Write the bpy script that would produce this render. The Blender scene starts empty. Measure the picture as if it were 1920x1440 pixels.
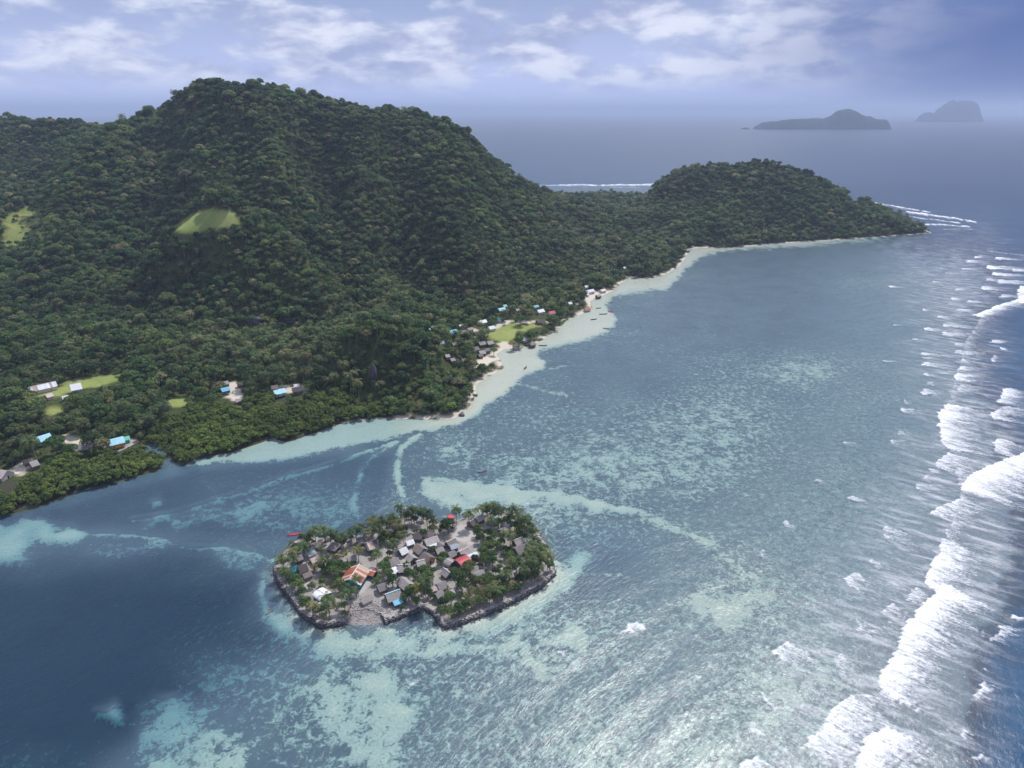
import bpy, math, random
import numpy as np
from mathutils import Matrix, Vector

random.seed(11)
rng = np.random.default_rng(11)
R = math.radians
scene = bpy.context.scene
col = scene.collection

# ------------------------------------------------------------------ camera
PITCH, CAMZ, F = R(21.8), 200.0, 1280.0
cP, sP = math.cos(PITCH), math.sin(PITCH)
cam_d = bpy.data.cameras.new('camera')
cam_d.sensor_width = 36.0
cam_d.lens = 36.0 * F / 1920.0
cam_d.clip_start, cam_d.clip_end = 1.0, 200000.0
cam = bpy.data.objects.new('camera', cam_d)
cam.location = (0, 0, CAMZ)
cam.rotation_euler = (math.pi / 2 - PITCH, 0, 0)
col.objects.link(cam)
scene.camera = cam

# ------------------------------------------------------------------ render settings
scene.render.engine = 'CYCLES'
cy = scene.cycles
cy.max_bounces, cy.diffuse_bounces, cy.glossy_bounces = 5, 2, 2
cy.transmission_bounces, cy.transparent_max_bounces, cy.volume_bounces = 2, 8, 0
cy.use_denoising = True
cy.caustics_reflective = cy.caustics_refractive = False
vs = scene.view_settings
vs.view_transform, vs.look, vs.gamma = 'Standard', 'None', 1.0
vs.use_curve_mapping = False
vs.exposure = 0.0

# ------------------------------------------------------------------ sun
SUN_AZ, SUN_EL = R(28.0), R(57.0)          # azimuth to the right of +Y
sun_d = bpy.data.lights.new('sun', 'SUN')
sun_d.energy, sun_d.angle, sun_d.color = 4.2, R(0.6), (1.0, 0.96, 0.9)
sun = bpy.data.objects.new('sun', sun_d)
sdir = Vector((math.sin(SUN_AZ) * math.cos(SUN_EL), math.cos(SUN_AZ) * math.cos(SUN_EL), math.sin(SUN_EL)))
sun.rotation_euler = (-sdir).to_track_quat('-Z', 'Y').to_euler()
sun.location = (0, 0, 600)
col.objects.link(sun)


# ------------------------------------------------------------------ node helper
class NT:
    def __init__(s, tree):
        s.t = tree
        s.n = tree.nodes
        s.l = tree.links

    def new(s, typ, inputs=None, **attrs):
        nd = s.n.new(typ)
        for k, v in attrs.items():
            setattr(nd, k, v)
        for k, v in (inputs or {}).items():
            s.set(nd, k, v)
        return nd

    def set(s, nd, k, v):
        sock = nd.inputs[k]
        if isinstance(v, bpy.types.NodeSocket):
            s.l.new(v, sock)
        elif isinstance(v, bpy.types.Node):
            s.l.new(v.outputs[0], sock)
        else:
            if isinstance(v, tuple) and len(v) == 3 and sock.type == 'RGBA':
                v = v + (1.0,)
            sock.default_value = v

    def math(s, op, a, b=0.0, c=None, clamp=False):
        nd = s.new('ShaderNodeMath', operation=op, use_clamp=clamp)
        s.set(nd, 0, a)
        s.set(nd, 1, b)
        if c is not None:
            s.set(nd, 2, c)
        return nd.outputs[0]

    def mix(s, f, a, b):
        nd = s.new('ShaderNodeMix', data_type='RGBA')
        s.set(nd, 0, f)
        s.set(nd, 6, a)
        s.set(nd, 7, b)
        return nd.outputs[2]

    def mul(s, a, b):
        nd = s.new('ShaderNodeMix', data_type='RGBA', blend_type='MULTIPLY')
        s.set(nd, 0, 1.0)
        s.set(nd, 6, a)
        s.set(nd, 7, b)
        return nd.outputs[2]

    def smooth(s, x, lo, hi, a=0.0, b=1.0):
        nd = s.new('ShaderNodeMapRange', interpolation_type='SMOOTHSTEP')
        for i, v in enumerate((x, lo, hi, a, b)):
            s.set(nd, i, v)
        return nd.outputs[0]

    def noise(s, vec, scale, detail=3.0, rough=0.55, dist=0.0, out=0):
        nd = s.new('ShaderNodeTexNoise')
        if vec is not None:
            s.set(nd, 'Vector', vec)
        s.set(nd, 'Scale', scale)
        s.set(nd, 'Detail', detail)
        s.set(nd, 'Roughness', rough)
        s.set(nd, 'Distortion', dist)
        return nd.outputs[out]

    def attr(s, name):
        return s.new('ShaderNodeAttribute', attribute_name=name).outputs['Fac']


# ------------------------------------------------------------------ world: daylight sky with broken cloud and a far rain shower
world = bpy.data.worlds.new('World')
scene.world = world
world.use_nodes = True
world.node_tree.nodes.clear()
w = NT(world.node_tree)
tc = w.new('ShaderNodeTexCoord').outputs['Generated']
sep = w.new('ShaderNodeSeparateXYZ', {0: tc})
sx, sy, sz = sep.outputs
sky = w.new('ShaderNodeTexSky', sky_type='NISHITA', sun_disc=False)
sky.sun_elevation, sky.sun_rotation = SUN_EL, SUN_AZ
sky.altitude, sky.air_density, sky.dust_density, sky.ozone_density = 200.0, 1.0, 1.2, 1.5
den = w.math('ADD', w.math('MAXIMUM', sz, 0.0), 0.55)
pl = w.new('ShaderNodeCombineXYZ', {0: w.math('DIVIDE', sx, den), 1: w.math('DIVIDE', sy, den), 2: w.math('MULTIPLY', sz, 3.2)}).outputs[0]
n1 = w.noise(pl, 4.2, 8.0, 0.55, 0.15)
n2 = w.noise(w.new('ShaderNodeVectorMath', {0: pl, 1: (3.1, 7.7, 1.3)}, operation='ADD').outputs[0], 9.0, 7.0, 0.55, 0.2)
n3 = w.noise(w.new('ShaderNodeVectorMath', {0: pl, 1: (13.1, 2.7, 5.3)}, operation='ADD').outputs[0], 2.2, 3.0, 0.5)
cover_n = w.math('ADD', w.math('MULTIPLY', n1, 0.75), w.math('MULTIPLY', n2, 0.25))
cloud = w.smooth(cover_n, 0.40, 0.54)
shade = w.smooth(w.math('ADD', w.math('MULTIPLY', n2, 0.7), w.math('MULTIPLY', n3, 0.3)), 0.38, 0.60)
ccol = w.mix(shade, (4.4, 5.1, 8.0), (10.6, 11.0, 12.6))
base = w.mix(0.72, sky.outputs[0], (3.5, 4.4, 7.8))
low = w.smooth(sz, 0.0, 0.16)
base = w.mix(low, (7.0, 8.1, 12.6), base)
cfac = w.math('MULTIPLY', cloud, w.smooth(sz, 0.01, 0.05))
skyc = w.mix(w.math('MULTIPLY', cfac, 0.88), base, ccol)
# the shower: a broad dark curtain low in the east
az = w.math('ARCTAN2', sx, sy)
rain = w.math('MULTIPLY', w.smooth(w.math('ADD', az, w.math('MULTIPLY', w.math('SUBTRACT', n3, 0.5), 0.35)), 0.22, 0.62),
              w.smooth(az, 1.6, 0.95))
rain = w.math('MULTIPLY', rain, w.smooth(sz, 0.42, 0.12))
skyc = w.mix(w.math('MULTIPLY', rain, 0.97), skyc, (0.85, 1.6, 4.5))
bg = w.new('ShaderNodeBackground', {0: skyc, 1: 0.085})
w.l.new(bg.outputs[0], w.new('ShaderNodeOutputWorld').inputs[0])


# ------------------------------------------------------------------ geometry of the view: pixels of the 1920x1440 survey picture <-> the ground
def ray(u, v):
    a, b = (u - 960.0) / F, -(v - 720.0) / F
    return a, cP + sP * b, -sP + cP * b


def G(u, v, z=0.0):
    a, f, d = ray(u, v)
    t = (z - CAMZ) / d
    return a * t, f * t


def W3(u, v, y):
    a, f, d = ray(u, v)
    t = y / f
    return a * t, y, CAMZ + d * t


def proj(x, y, z):
    fw = y * cP - (z - CAMZ) * sP
    up = y * sP + (z - CAMZ) * cP
    fw = np.maximum(fw, 1.0)
    return 960.0 + F * x / fw, 720.0 - F * up / fw


def sstep(a, b, x):
    t = np.clip((x - a) / (b - a), 0, 1)
    return t * t * (3 - 2 * t)


_tab = rng.random((256, 256))


def vnoise(x, y):
    xi, yi = np.floor(x).astype(int), np.floor(y).astype(int)
    fx, fy = x - xi, y - yi
    fx, fy = fx * fx * (3 - 2 * fx), fy * fy * (3 - 2 * fy)
    x0, x1, y0, y1 = xi & 255, (xi + 1) & 255, yi & 255, (yi + 1) & 255
    return ((_tab[x0, y0] * (1 - fx) + _tab[x1, y0] * fx) * (1 - fy) + (_tab[x0, y1] * (1 - fx) + _tab[x1, y1] * fx) * fy) * 2 - 1


def fbm(x, y, s, oct=4, off=0.0):
    r, a, f = 0.0, 1.0, s
    for k in range(oct):
        r = r + a * vnoise(x * f + 17.3 * k + off, y * f + 9.1 * k - off)
        a *= 0.5
        f *= 2.03
    return r


def seg_dist(px, py, pts, closed=True):
    d2 = np.full(px.shape, 1e18)
    n = len(pts)
    for i in range(n if closed else n - 1):
        ax, ay = pts[i]
        bx, by = pts[(i + 1) % n]
        ex, ey = bx - ax, by - ay
        L = ex * ex + ey * ey + 1e-9
        t = np.clip(((px - ax) * ex + (py - ay) * ey) / L, 0, 1)
        d2 = np.minimum(d2, (px - ax - t * ex) ** 2 + (py - ay - t * ey) ** 2)
    return np.sqrt(d2)


def inside(px, py, pts):
    r = np.zeros(px.shape, bool)
    n = len(pts)
    for i in range(n):
        ax, ay = pts[i]
        bx, by = pts[(i + 1) % n]
        if ay == by:
            continue
        c = ((ay > py) != (by > py)) & (px < (bx - ax) * (py - ay) / (by - ay) + ax)
        r ^= c
    return r


def sdf(px, py, pts):
    d = seg_dist(px, py, pts)
    return np.where(inside(px, py, pts), -d, d)


# ------------------------------------------------------------------ land shape
SHORE_PX = [(-330, 1085), (-150, 1010), (0, 968), (60, 957), (140, 926), (165, 916), (215, 906), (262, 892), (300, 883),
            (306, 866), (285, 850), (258, 842), (268, 832), (300, 838), (322, 866), (350, 870), (380, 858), (432, 850), (500, 828),
            (508, 818), (532, 832), (590, 812), (650, 792), (700, 785), (770, 786), (850, 786), (880, 768), (893, 742),
            (892, 722), (908, 712), (945, 690), (938, 674), (930, 664), (945, 655), (992, 652), (1012, 640), (1045, 620),
            (1062, 602), (1088, 590), (1112, 578), (1106, 565), (1150, 545), (1165, 530), (1182, 521), (1216, 523),
            (1250, 514), (1275, 498), (1288, 480), (1288, 468), (1315, 464), (1360, 466), (1420, 460), (1500, 454),
            (1600, 448), (1700, 441), (1748, 437)]
SHORE = [G(u, v) for u, v in SHORE_PX]
SHORE += [G(1728, 426), G(1680, 414), (700, 1400), (560, 1560), (330, 1760), (60, 1800), (-300, 2000), (-900, 2200), (-1700, 2200), (-1700, 260)]

CTRL = []      # x, y, z of the ground


def ctl(u, v, y, tree=9.0):
    x, yy, z = W3(u, v, y)
    CTRL.append((x, yy, max(z - tree, 1.0)))


for a in [(-120, 222, 1300), (0, 215, 1300), (100, 222, 1250), (180, 228, 1200), (240, 221, 1150), (300, 200, 1080), (340, 168, 1040),
          (385, 150, 1000), (430, 153, 1000), (480, 155, 1000), (540, 160, 1020), (620, 178, 1050), (700, 200, 1060),
          (780, 203, 1060), (840, 213, 1080), (870, 235, 1090), (905, 270, 1110), (960, 320, 1150), (1010, 342, 1250),
          (1060, 352, 1330), (1110, 365, 1420), (1150, 368, 1480), (1200, 352, 1430), (1240, 330, 1390), (1290, 310, 1350),
          (1350, 305, 1330), (1440, 297, 1320), (1490, 308, 1310), (1540, 325, 1300), (1590, 352, 1280), (1640, 385, 1260),
          (1700, 418, 1238),
          # slopes
          (390, 220, 955), (390, 300, 890), (500, 230, 950), (600, 250, 980), (700, 270, 990), (800, 260, 1030),
          (200, 300, 1000), (100, 300, 1080), (0, 300, 1150), (100, 400, 850), (0, 400, 880), (200, 400, 850), (290, 350, 880),
          (100, 500, 740), (0, 500, 750), (200, 500, 725), (300, 480, 740), (100, 590, 640), (0, 590, 645), (200, 580, 640), (300, 560, 650),
          (600, 300, 950), (520, 330, 880), (600, 400, 820), (540, 410, 800), (600, 480, 730), (700, 480, 760), (700, 400, 850),
          (720, 330, 920), (850, 320, 970), (800, 380, 880), (900, 400, 900), (850, 470, 810), (780, 470, 790), (1000, 420, 1000), (960, 380, 1030),
          (1000, 500, 855), (1100, 450, 1050), (1050, 400, 1150), (1150, 420, 1150), (1200, 430, 1150), (1080, 500, 900),
          (900, 545, 760), (800, 545, 720), (750, 520, 735), (680, 540, 690), (640, 560, 660), (1000, 545, 790),
          (1300, 400, 1200), (1440, 400, 1180), (1440, 350, 1240), (1560, 400, 1200), (1350, 350, 1270), (1250, 370, 1300), (1300, 440, 1120),
          (1440, 442, 1115), (1560, 435, 1140), (1200, 470, 1040), (1640, 425, 1190),
          # spur below the grassy knob
          (480, 448, 728), (560, 500, 690), (610, 555, 660), (400, 500, 665), (500, 545, 645), (450, 570, 622), (340, 520, 670), (560, 575, 630)]:
    ctl(*a)
for a in [(345, 404, 748), (372, 396, 750), (405, 394, 750), (440, 402, 748), (330, 430, 704), (365, 424, 706), (400, 414, 722),
          (455, 424, 712), (400, 440, 690)]:
    ctl(*a, tree=0.5)
for u in (330, 390, 450):                       # dip behind the knob
    x, y, z = W3(u, 395, 790)
    CTRL.append((x, y, z - 16))
for u, v, z in [(0, 655, 9), (100, 660, 8), (200, 655, 8), (300, 645, 9), (420, 625, 10), (520, 615, 9), (590, 620, 8), (60, 700, 6), (200, 710, 6),
                (350, 690, 6), (480, 680, 6), (560, 680, 5), (60, 770, 4), (200, 770, 4), (330, 740, 3.5), (450, 730, 4), (560, 735, 4), (600, 700, 5),
                (40, 840, 2.5), (140, 835, 2.5), (230, 812, 2.2), (60, 900, 1.2), (180, 880, 1.2), (380, 810, 1.2), (500, 790, 1.5), (590, 770, 1.5), (-150, 900, 2), (-150, 760, 6),
                (820, 615, 7), (870, 620, 5), (920, 600, 6), (960, 615, 3), (900, 650, 3), (1000, 600, 4), (1040, 580, 4), (1090, 560, 4), (1120, 535, 5), (1180, 500, 5), (1240, 490, 5), (860, 660, 6), (840, 640, 8)]:
    x, y = G(u, v, z)
    CTRL.append((x, y, z))
# the rocky outcrop by the shore
for u, v, y, t in [(690, 588, 500, 7), (735, 590, 512, 4), (650, 610, 505, 7), (770, 625, 515, 6), (620, 655, 505, 6), (820, 655, 512, 6), (860, 695, 490, 6),
                   (700, 640, 488, 6), (760, 690, 478, 6), (700, 735, 462, 5), (640, 715, 482, 5), (800, 740, 455, 5), (600, 640, 560, 5), (700, 590, 580, 12), (780, 600, 580, 8), (850, 745, 440, 4), (700, 565, 620, 16)]:
    ctl(u, v, y, t)
for k in range(0, len(SHORE), 1):
    CTRL.append((SHORE[k][0], SHORE[k][1], 0.0))
for x, y, z in [(-1300, 1300, 150), (-1500, 800, 90), (-1300, 500, 20), (-900, 600, 20), (-1000, 900, 90), (0, 1350, 120), (-400, 1400, 150), (-800, 1600, 110), (-300, 1750, 40), (100, 1600, 25), (400, 1500, 40), (-1500, 1900, 40)]:
    CTRL.append((x, y, z))
C = np.array(CTRL)
_, keep = np.unique(np.round(C[:, :2] / 4.0), axis=0, return_index=True)
C = C[np.sort(keep)]
n = len(C)
D = np.hypot(C[:, None, 0] - C[None, :, 0], C[:, None, 1] - C[None, :, 1])
A = np.zeros((n + 1, n + 1))
A[:n, :n] = -D + np.eye(n) * -6.0 * -1.0
A[:n, n] = A[n, :n] = 1.0
wts = np.linalg.solve(A, np.append(C[:, 2], 0.0))
GX = np.arange(-1700, 1300.1, 6.0)
GY = np.arange(230, 2240.1, 6.0)
gx, gy = np.meshgrid(GX, GY)
HG = np.full(gx.shape, wts[n])
for i in range(n):
    HG += -wts[i] * np.hypot(gx - C[i, 0], gy - C[i, 1])
sd = sdf(gx, gy, SHORE)                     # negative on land
inl = -sd
HG = np.maximum(HG, 1.0)
HG = HG + fbm(gx, gy, 1 / 95.0, 4) * np.clip(HG - 12, 0, 70) * 0.085
HG = HG + fbm(gx, gy, 1 / 52.0, 3, 8.0) * 5.0 * sstep(20, 60, HG)
ridg = 1 - np.abs(fbm(gx + 0.35 * gy, gy, 1 / 120.0, 3, 3.0))
HG += (ridg - 0.6) * np.clip(HG - 25, 0, 60) * 0.20


def ridge(pts, amp, wid):
    global HG
    amp *= 1.25
    P = [W3(*p)[:2] for p in pts]
    dd = seg_dist(gx, gy, P, False)
    HG = HG + amp * np.exp(-(dd / wid) ** 2)


ridge([(340, 410, 742), (400, 400, 742), (450, 410, 738)], 1.0, 34)
ridge([(450, 430, 730), (560, 500, 690), (615, 560, 655)], 17, 30)
ridge([(340, 380, 800), (400, 375, 805), (480, 390, 790)], -5, 28)
ridge([(560, 420, 790), (640, 500, 720), (680, 560, 660)], -17, 26)
ridge([(860, 290, 1010), (835, 380, 885), (855, 460, 815), (880, 510, 775)], 26, 34)
ridge([(740, 320, 930), (745, 420, 830), (765, 510, 745)], -20, 30)
ridge([(960, 400, 960), (960, 470, 850), (985, 520, 810)], -16, 30)
ridge([(250, 235, 1100), (180, 340, 960), (130, 410, 850), (90, 470, 780)], 22, 34)
ridge([(330, 250, 1010), (280, 380, 850), (240, 480, 750)], -20, 28)
ridge([(440, 170, 985), (490, 260, 920), (520, 340, 870)], 17, 30)
ridge([(580, 210, 1010), (600, 300, 930), (600, 380, 840)], -19, 26)
ridge([(690, 220, 1040), (690, 300, 950), (680, 390, 850)], 17, 28)
ridge([(60, 330, 1050), (40, 420, 860), (30, 500, 760)], -17, 30)
ridge([(1400, 310, 1310), (1370, 380, 1220), (1350, 430, 1140)], 14, 26)
ridge([(1460, 320, 1300), (1450, 390, 1200), (1440, 435, 1130)], -14, 22)
ridge([(1530, 335, 1290), (1520, 390, 1210), (1510, 430, 1140)], 12, 24)
ridge([(200, 540, 680), (320, 560, 660), (420, 590, 620)], -9, 25)
HG = np.maximum(HG, 1.0)
# fit the crest line of the hills to the surveyed one
CREST = [(-60, 220), (0, 217), (60, 221), (100, 224), (180, 230), (240, 223), (300, 203), (325, 184), (345, 164), (375, 151), (400, 149), (440, 154), (490, 155), (540, 161), (600, 173), (650, 187), (700, 202), (750, 205), (800, 206), (840, 215),
         (870, 236), (895, 262), (930, 296), (960, 320), (1000, 347), (1050, 369), (1100, 386), (1150, 390), (1190, 378), (1220, 354), (1260, 322), (1300, 310), (1350, 305), (1400, 300), (1440, 299), (1480, 305), (1540, 325), (1590, 352), (1640, 385), (1700, 418)]
TREE_TOP = 11.0
yy_ = np.arange(620, 1780, 8.0)
for _ in range(5):
    aa_, dh_, ym_ = [], [], []
    for u, v in CREST:
        a, f, d = ray(u, v)
        hx_ = np.interp
        fx_ = np.clip((a / f * yy_ - GX[0]) / 6.0, 0, len(GX) - 1.001).astype(int)
        fy_ = np.clip((yy_ - GY[0]) / 6.0, 0, len(GY) - 1.001).astype(int)
        e = (HG[fy_, fx_] * (sd[fy_, fx_] < -25) + TREE_TOP - CAMZ) / yy_
        i = int(np.argmax(e))
        aa_.append(a / f)
        dh_.append((d / f - e[i]) * yy_[i])
        ym_.append(yy_[i])
    azg = gx / gy
    dH = np.interp(azg, aa_, dh_)
    yM = np.interp(azg, aa_, ym_)
    HG = np.maximum(HG + 0.9 * dH * np.exp(-((gy - yM) / 150.0) ** 2), 1.0)
beach = 0.10 * inl
HG = np.where(inl > 0, beach + (HG - beach) * sstep(6, 45, inl), 0.0)
HG = np.where(inl > 0, np.maximum(HG, 0.06 * np.minimum(inl, 20)), HG)
SDG = sd


def bil(grid, x, y):
    fx = np.clip((np.asarray(x, float) - GX[0]) / 6.0, 0, len(GX) - 1.001)
    fy = np.clip((np.asarray(y, float) - GY[0]) / 6.0, 0, len(GY) - 1.001)
    i, j = fx.astype(int), fy.astype(int)
    a, b = fx - i, fy - j
    return (grid[j, i] * (1 - a) + grid[j, i + 1] * a) * (1 - b) + (grid[j + 1, i] * (1 - a) + grid[j + 1, i + 1] * a) * b


def Hs(x, y):
    return bil(HG, x, y)


def on_land(u, v, extra=0.0):
    """ground point seen at a pixel, on the sloping land"""
    z = 0.0
    for _ in range(12):
        x, y = G(u, v, z + extra)
        z = 0.5 * z + 0.5 * float(Hs(x, y))
    return x, y, z


# ------------------------------------------------------------------ map of the lagoon, drawn on the ground from the survey
DEEP_PX = [(1835, 1600), (1845, 1460), (1862, 1330), (1885, 1230), (1912, 1150), (1950, 1050), (1965, 900), (1910, 760), (1872, 690),
           (1868, 625), (1900, 570), (1915, 505), (1885, 470), (1840, 443), (1795, 428), (1745, 424), (1690, 402), (1640, 381), (1560, 362),
           (1500, 351), (4000, 351), (9000, 500), (9000, 1600)]
ISLET_PX = [(522, 1086), (516, 1062), (530, 1042), (546, 1018), (580, 1006), (622, 1006), (652, 1014), (664, 1006), (690, 1003), (706, 988), (722, 975), (764, 966), (800, 972),
            (832, 984), (868, 972), (902, 962), (945, 958), (984, 970), (1003, 992), (1022, 1018), (1032, 1046), (1038, 1073), (1015, 1094), (990, 1107),
            (960, 1124), (900, 1149), (862, 1163), (834, 1170), (826, 1163), (815, 1145), (795, 1134), (770, 1144), (724, 1161), (717, 1150),
            (690, 1140), (665, 1142), (648, 1163), (602, 1170), (586, 1158), (566, 1147), (556, 1131), (537, 1106)]
ISLET_Z = 1.7
ISLET = [G(u, v, ISLET_Z) for u, v in ISLET_PX]


def smear(field, a, val):
    field += (val - field) * a


def paint_poly(field, U, V, pts, val, soft=4.0, warp=0.0, wn=None):
    pts = list(pts)
    xs, ys = [p[0] for p in pts], [p[1] for p in pts]
    m = 4 * soft + 2 * warp + 4
    sel = (U > min(xs) - m) & (U < max(xs) + m) & (V > min(ys) - m) & (V < max(ys) + m)
    d = sdf(U[sel], V[sel], pts)
    if warp:
        d = d + warp * wn[sel]
    field[sel] += (val - field[sel]) * sstep(soft, -soft, d)


def paint_line(field, U, V, pts, width, val, soft=2.0, warp=0.0, wn=None):
    xs, ys = [p[0] for p in pts], [p[1] for p in pts]
    m = width + 3 * soft + 2 * warp + 4
    sel = (U > min(xs) - m) & (U < max(xs) + m) & (V > min(ys) - m) & (V < max(ys) + m)
    d = seg_dist(U[sel], V[sel], pts, False) - width
    if warp:
        d = d + warp * wn[sel]
    field[sel] += (val - field[sel]) * sstep(soft, -soft, d)


def blob(field, U, V, u, v, ru, rv, val):
    a = np.exp(-(((U - u) / ru) ** 2 + ((V - v) / rv) ** 2))
    field += (val - field) * a


SHELF_PX = [(340, 874), (395, 866), (432, 862), (470, 864), (520, 858), (560, 853), (620, 838), (680, 828), (740, 815), (800, 804), (860, 795), (892, 775), (912, 756),
            (950, 736), (962, 722), (985, 700), (1016, 690), (1022, 678), (1004, 666), (1012, 654), (1060, 643), (1120, 630), (1150, 612), (1156, 598), (1142, 584), (1135, 571),
            (1150, 556), (1180, 547), (1250, 540), (1266, 525), (1282, 506), (1312, 481), (1345, 472), (1400, 465), (1500, 461), (1600, 453), (1750, 441),
            (1700, 436), (1500, 445), (1300, 455), (1270, 480), (1180, 515), (1100, 570), (1040, 610), (930, 660), (880, 720), (860, 775), (700, 780), (520, 820), (420, 850)]


def sea_fields(X, Y):
    """cover of sand (0 weed .. 1 sand), reef rubble, depth"""
    U, V = proj(X, Y, np.zeros_like(X))
    wn = fbm(X, Y, 1 / 9.0, 3)
    wb = fbm(X, Y, 1 / 40.0, 3, 5.0)
    cov = 0.16 + 0.07 * wb + 0.16 * sstep(560, 900, U) * sstep(1500, 1150, U)
    reef = np.zeros_like(X)
    dep = np.full_like(X, 1.7)
    near = (U > -600) & (U < 2600) & (V < 1700)
    # broad regions
    blob(cov, U, V, 560, 945, 150, 55, 0.50)
    blob(cov, U, V, 1120, 880, 230, 60, 0.52)
    blob(cov, U, V, 1330, 800, 190, 130, 0.50)
    blob(cov, U, V, 1500, 690, 130, 40, 0.46)
    blob(cov, U, V, 1620, 530, 100, 25, 0.40)
    blob(cov, U, V, 1100, 1010, 150, 40, 0.42)
    blob(cov, U, V, 1000, 1210, 170, 70, 0.50)
    blob(cov, U, V, 640, 1330, 170, 140, 0.52)
    blob(cov, U, V, 420, 1250, 130, 70, 0.45)
    blob(cov, U, V, 60, 1420, 120, 50, 0.36)
    blob(cov, U, V, 1180, 1430, 280, 140, 0.52)  # bright foreground: sand cover with the sun glint painted in
    blob(cov, U, V, 1480, 1290, 150, 110, 0.58)
    blob(cov, U, V, 1390, 1120, 130, 60, 0.56)
    cov -= 0.25 * np.exp(-(((U - 1130) / 150) ** 2 + ((V - 1070) / 45) ** 2))
    cov -= 0.12 * np.exp(-(((U - 1190) / 120) ** 2 + ((V - 700) / 60) ** 2))
    # reef flat behind the breakers
    flat = [(1180, 1600), (1080, 1440), (820, 1420), (860, 1290), (1060, 1180), (1230, 1060), (1400, 900), (1500, 760), (1560, 620), (1580, 520), (1650, 470), (1740, 446), (1800, 436), (2200, 520), (2300, 1000), (2200, 1600)]
    paint_poly(reef, U, V, flat, 0.95, 110.0, 26, wb)
    reef *= 0.92 + 0.16 * wb
    # depths
    paint_poly(dep, U, V, [(-600, 1060), (150, 1030), (500, 1060), (500, 1150), (560, 1200), (420, 1300), (230, 1440), (100, 1600), (-600, 1600)], 5.2, 110, 20, wb)
    paint_poly(dep, U, V, [(-200, 1030), (160, 935), (360, 880), (640, 850), (740, 850), (700, 1000), (480, 1010), (200, 985), (0, 1020)], 3.7, 14)
    paint_poly(dep, U, V, [(1050, 990), (1030, 1040), (1120, 1080), (1260, 1020), (1160, 990)], 2.6, 18)
    # sand shelves, spits and tracks
    S = lambda pts, val=1.0, soft=3.0, warp=3.0: paint_poly(cov, U, V, pts, val * 0.93, soft * 1.7 + 3, warp * 1.5, wn)
    T = lambda pts, wd, val=0.95, soft=2.0, warp=1.5: paint_line(cov, U, V, pts, wd, val * 0.93, soft * 1.8 + 1, warp * 1.5, wn)
    S(SHELF_PX, 1.0, 2.0, 2.0)
    S([(795, 903), (832, 899), (905, 904), (962, 906), (1060, 926), (1140, 943), (1175, 952), (1100, 950), (1040, 944), (1000, 944), (960, 954), (900, 962), (862, 958), (832, 948), (808, 938), (798, 922)], 1.0, 4, 5)
    S([(870, 930), (960, 935), (1060, 955), (1100, 975), (1000, 985), (930, 975)], 0.55, 14, 8)
    T([(1170, 950), (1230, 972), (1300, 1000), (1338, 1020)], 5, 0.8, 5)
    T([(1330, 1015), (1390, 1060), (1440, 1100)], 10, 0.6, 9)
    T([(1040, 1052), (1090, 1070), (1165, 1074)], 3, 0.8, 3)
    S([(-80, 985), (0, 984), (30, 974), (75, 966), (98, 984), (132, 984), (156, 1000), (130, 1012), (60, 1014), (40, 1030), (52, 1044), (0, 1048), (-80, 1048)], 0.93, 5, 5)
    T([(130, 994), (200, 998), (250, 999), (310, 1008), (345, 1021), (420, 1022), (480, 1036), (512, 1046)], 2.2, 0.9)
    S([(165, 1030), (200, 1018), (250, 1010), (320, 1012), (330, 1024), (260, 1030), (200, 1034)], 0.5, 10, 6)
    S([(400, 1030), (470, 1030), (500, 1045), (480, 1060), (420, 1055)], 0.5, 8, 6)
    T([(512, 1046), (490, 1072), (490, 1110), (504, 1148), (532, 1176), (574, 1192), (630, 1198)], 5, 0.9, 6, 4)
    paint_poly(reef, U, V, [(498, 1078), (520, 1060), (540, 1100), (570, 1140), (610, 1165), (660, 1170), (640, 1186), (570, 1184), (515, 1150)], 0.9, 6, 3, wn)
    T([(245, 970), (330, 955), (470, 914), (530, 890), (592, 874), (690, 842), (745, 826)], 1.5, 0.8, 1.5)
    T([(600, 998), (650, 960), (668, 945)], 1.7, 0.8, 1.5)
    T([(672, 965), (660, 942), (670, 905), (680, 870), (700, 850), (740, 828)], 2.6, 0.75, 2.0)
    T([(756, 950), (754, 925), (745, 900), (744, 860), (752, 838), (787, 812)], 4.2, 0.9, 2)
    T([(758, 928), (788, 950)], 2.5, 0.85, 2)
    T([(330, 978), (385, 960), (424, 969), (462, 955), (486, 944)], 8, 0.7, 9, 4)
    T([(270, 980), (300, 965), (330, 970)], 4, 0.6, 5, 4)
    T([(376, 895), (395, 912), (408, 928)], 1.0, 0.6, 1)
    S([(282, 936), (298, 933), (300, 942), (286, 946)], 0.9, 2, 2)
    S([(832, 838), (860, 832), (880, 845), (872, 868), (848, 868), (830, 855)], 0.6, 9, 6)
    S([(788, 890), (830, 893), (860, 903), (800, 897)], 0.8, 2, 1)
    S([(262, 1340), (275, 1318), (302, 1300), (350, 1304), (400, 1342), (440, 1382), (456, 1450), (462, 1600), (240, 1600), (258, 1450), (262, 1380)], 0.64, 12, 14)
    S([(180, 1330), (215, 1312), (225, 1335), (230, 1350), (200, 1345)], 0.75, 6, 6)
    T([(520, 1165), (600, 1203), (700, 1208), (800, 1192), (900, 1172), (1000, 1124), (1045, 1086), (1090, 1050)], 15, 0.93, 9, 7)
    T([(770, 1222), (800, 1225), (860, 1214), (960, 1212), (972, 1190)], 7, 0.9, 4, 5)
    T([(985, 1222), (1000, 1240), (1010, 1262)], 6, 0.9, 4, 5)
    T([(1000, 1180), (1030, 1200), (1060, 1190), (1090, 1196)], 6, 0.9, 4, 5)
    T([(1065, 1170), (1090, 1185), (1100, 1200)], 5, 0.9, 3, 4)
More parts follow.
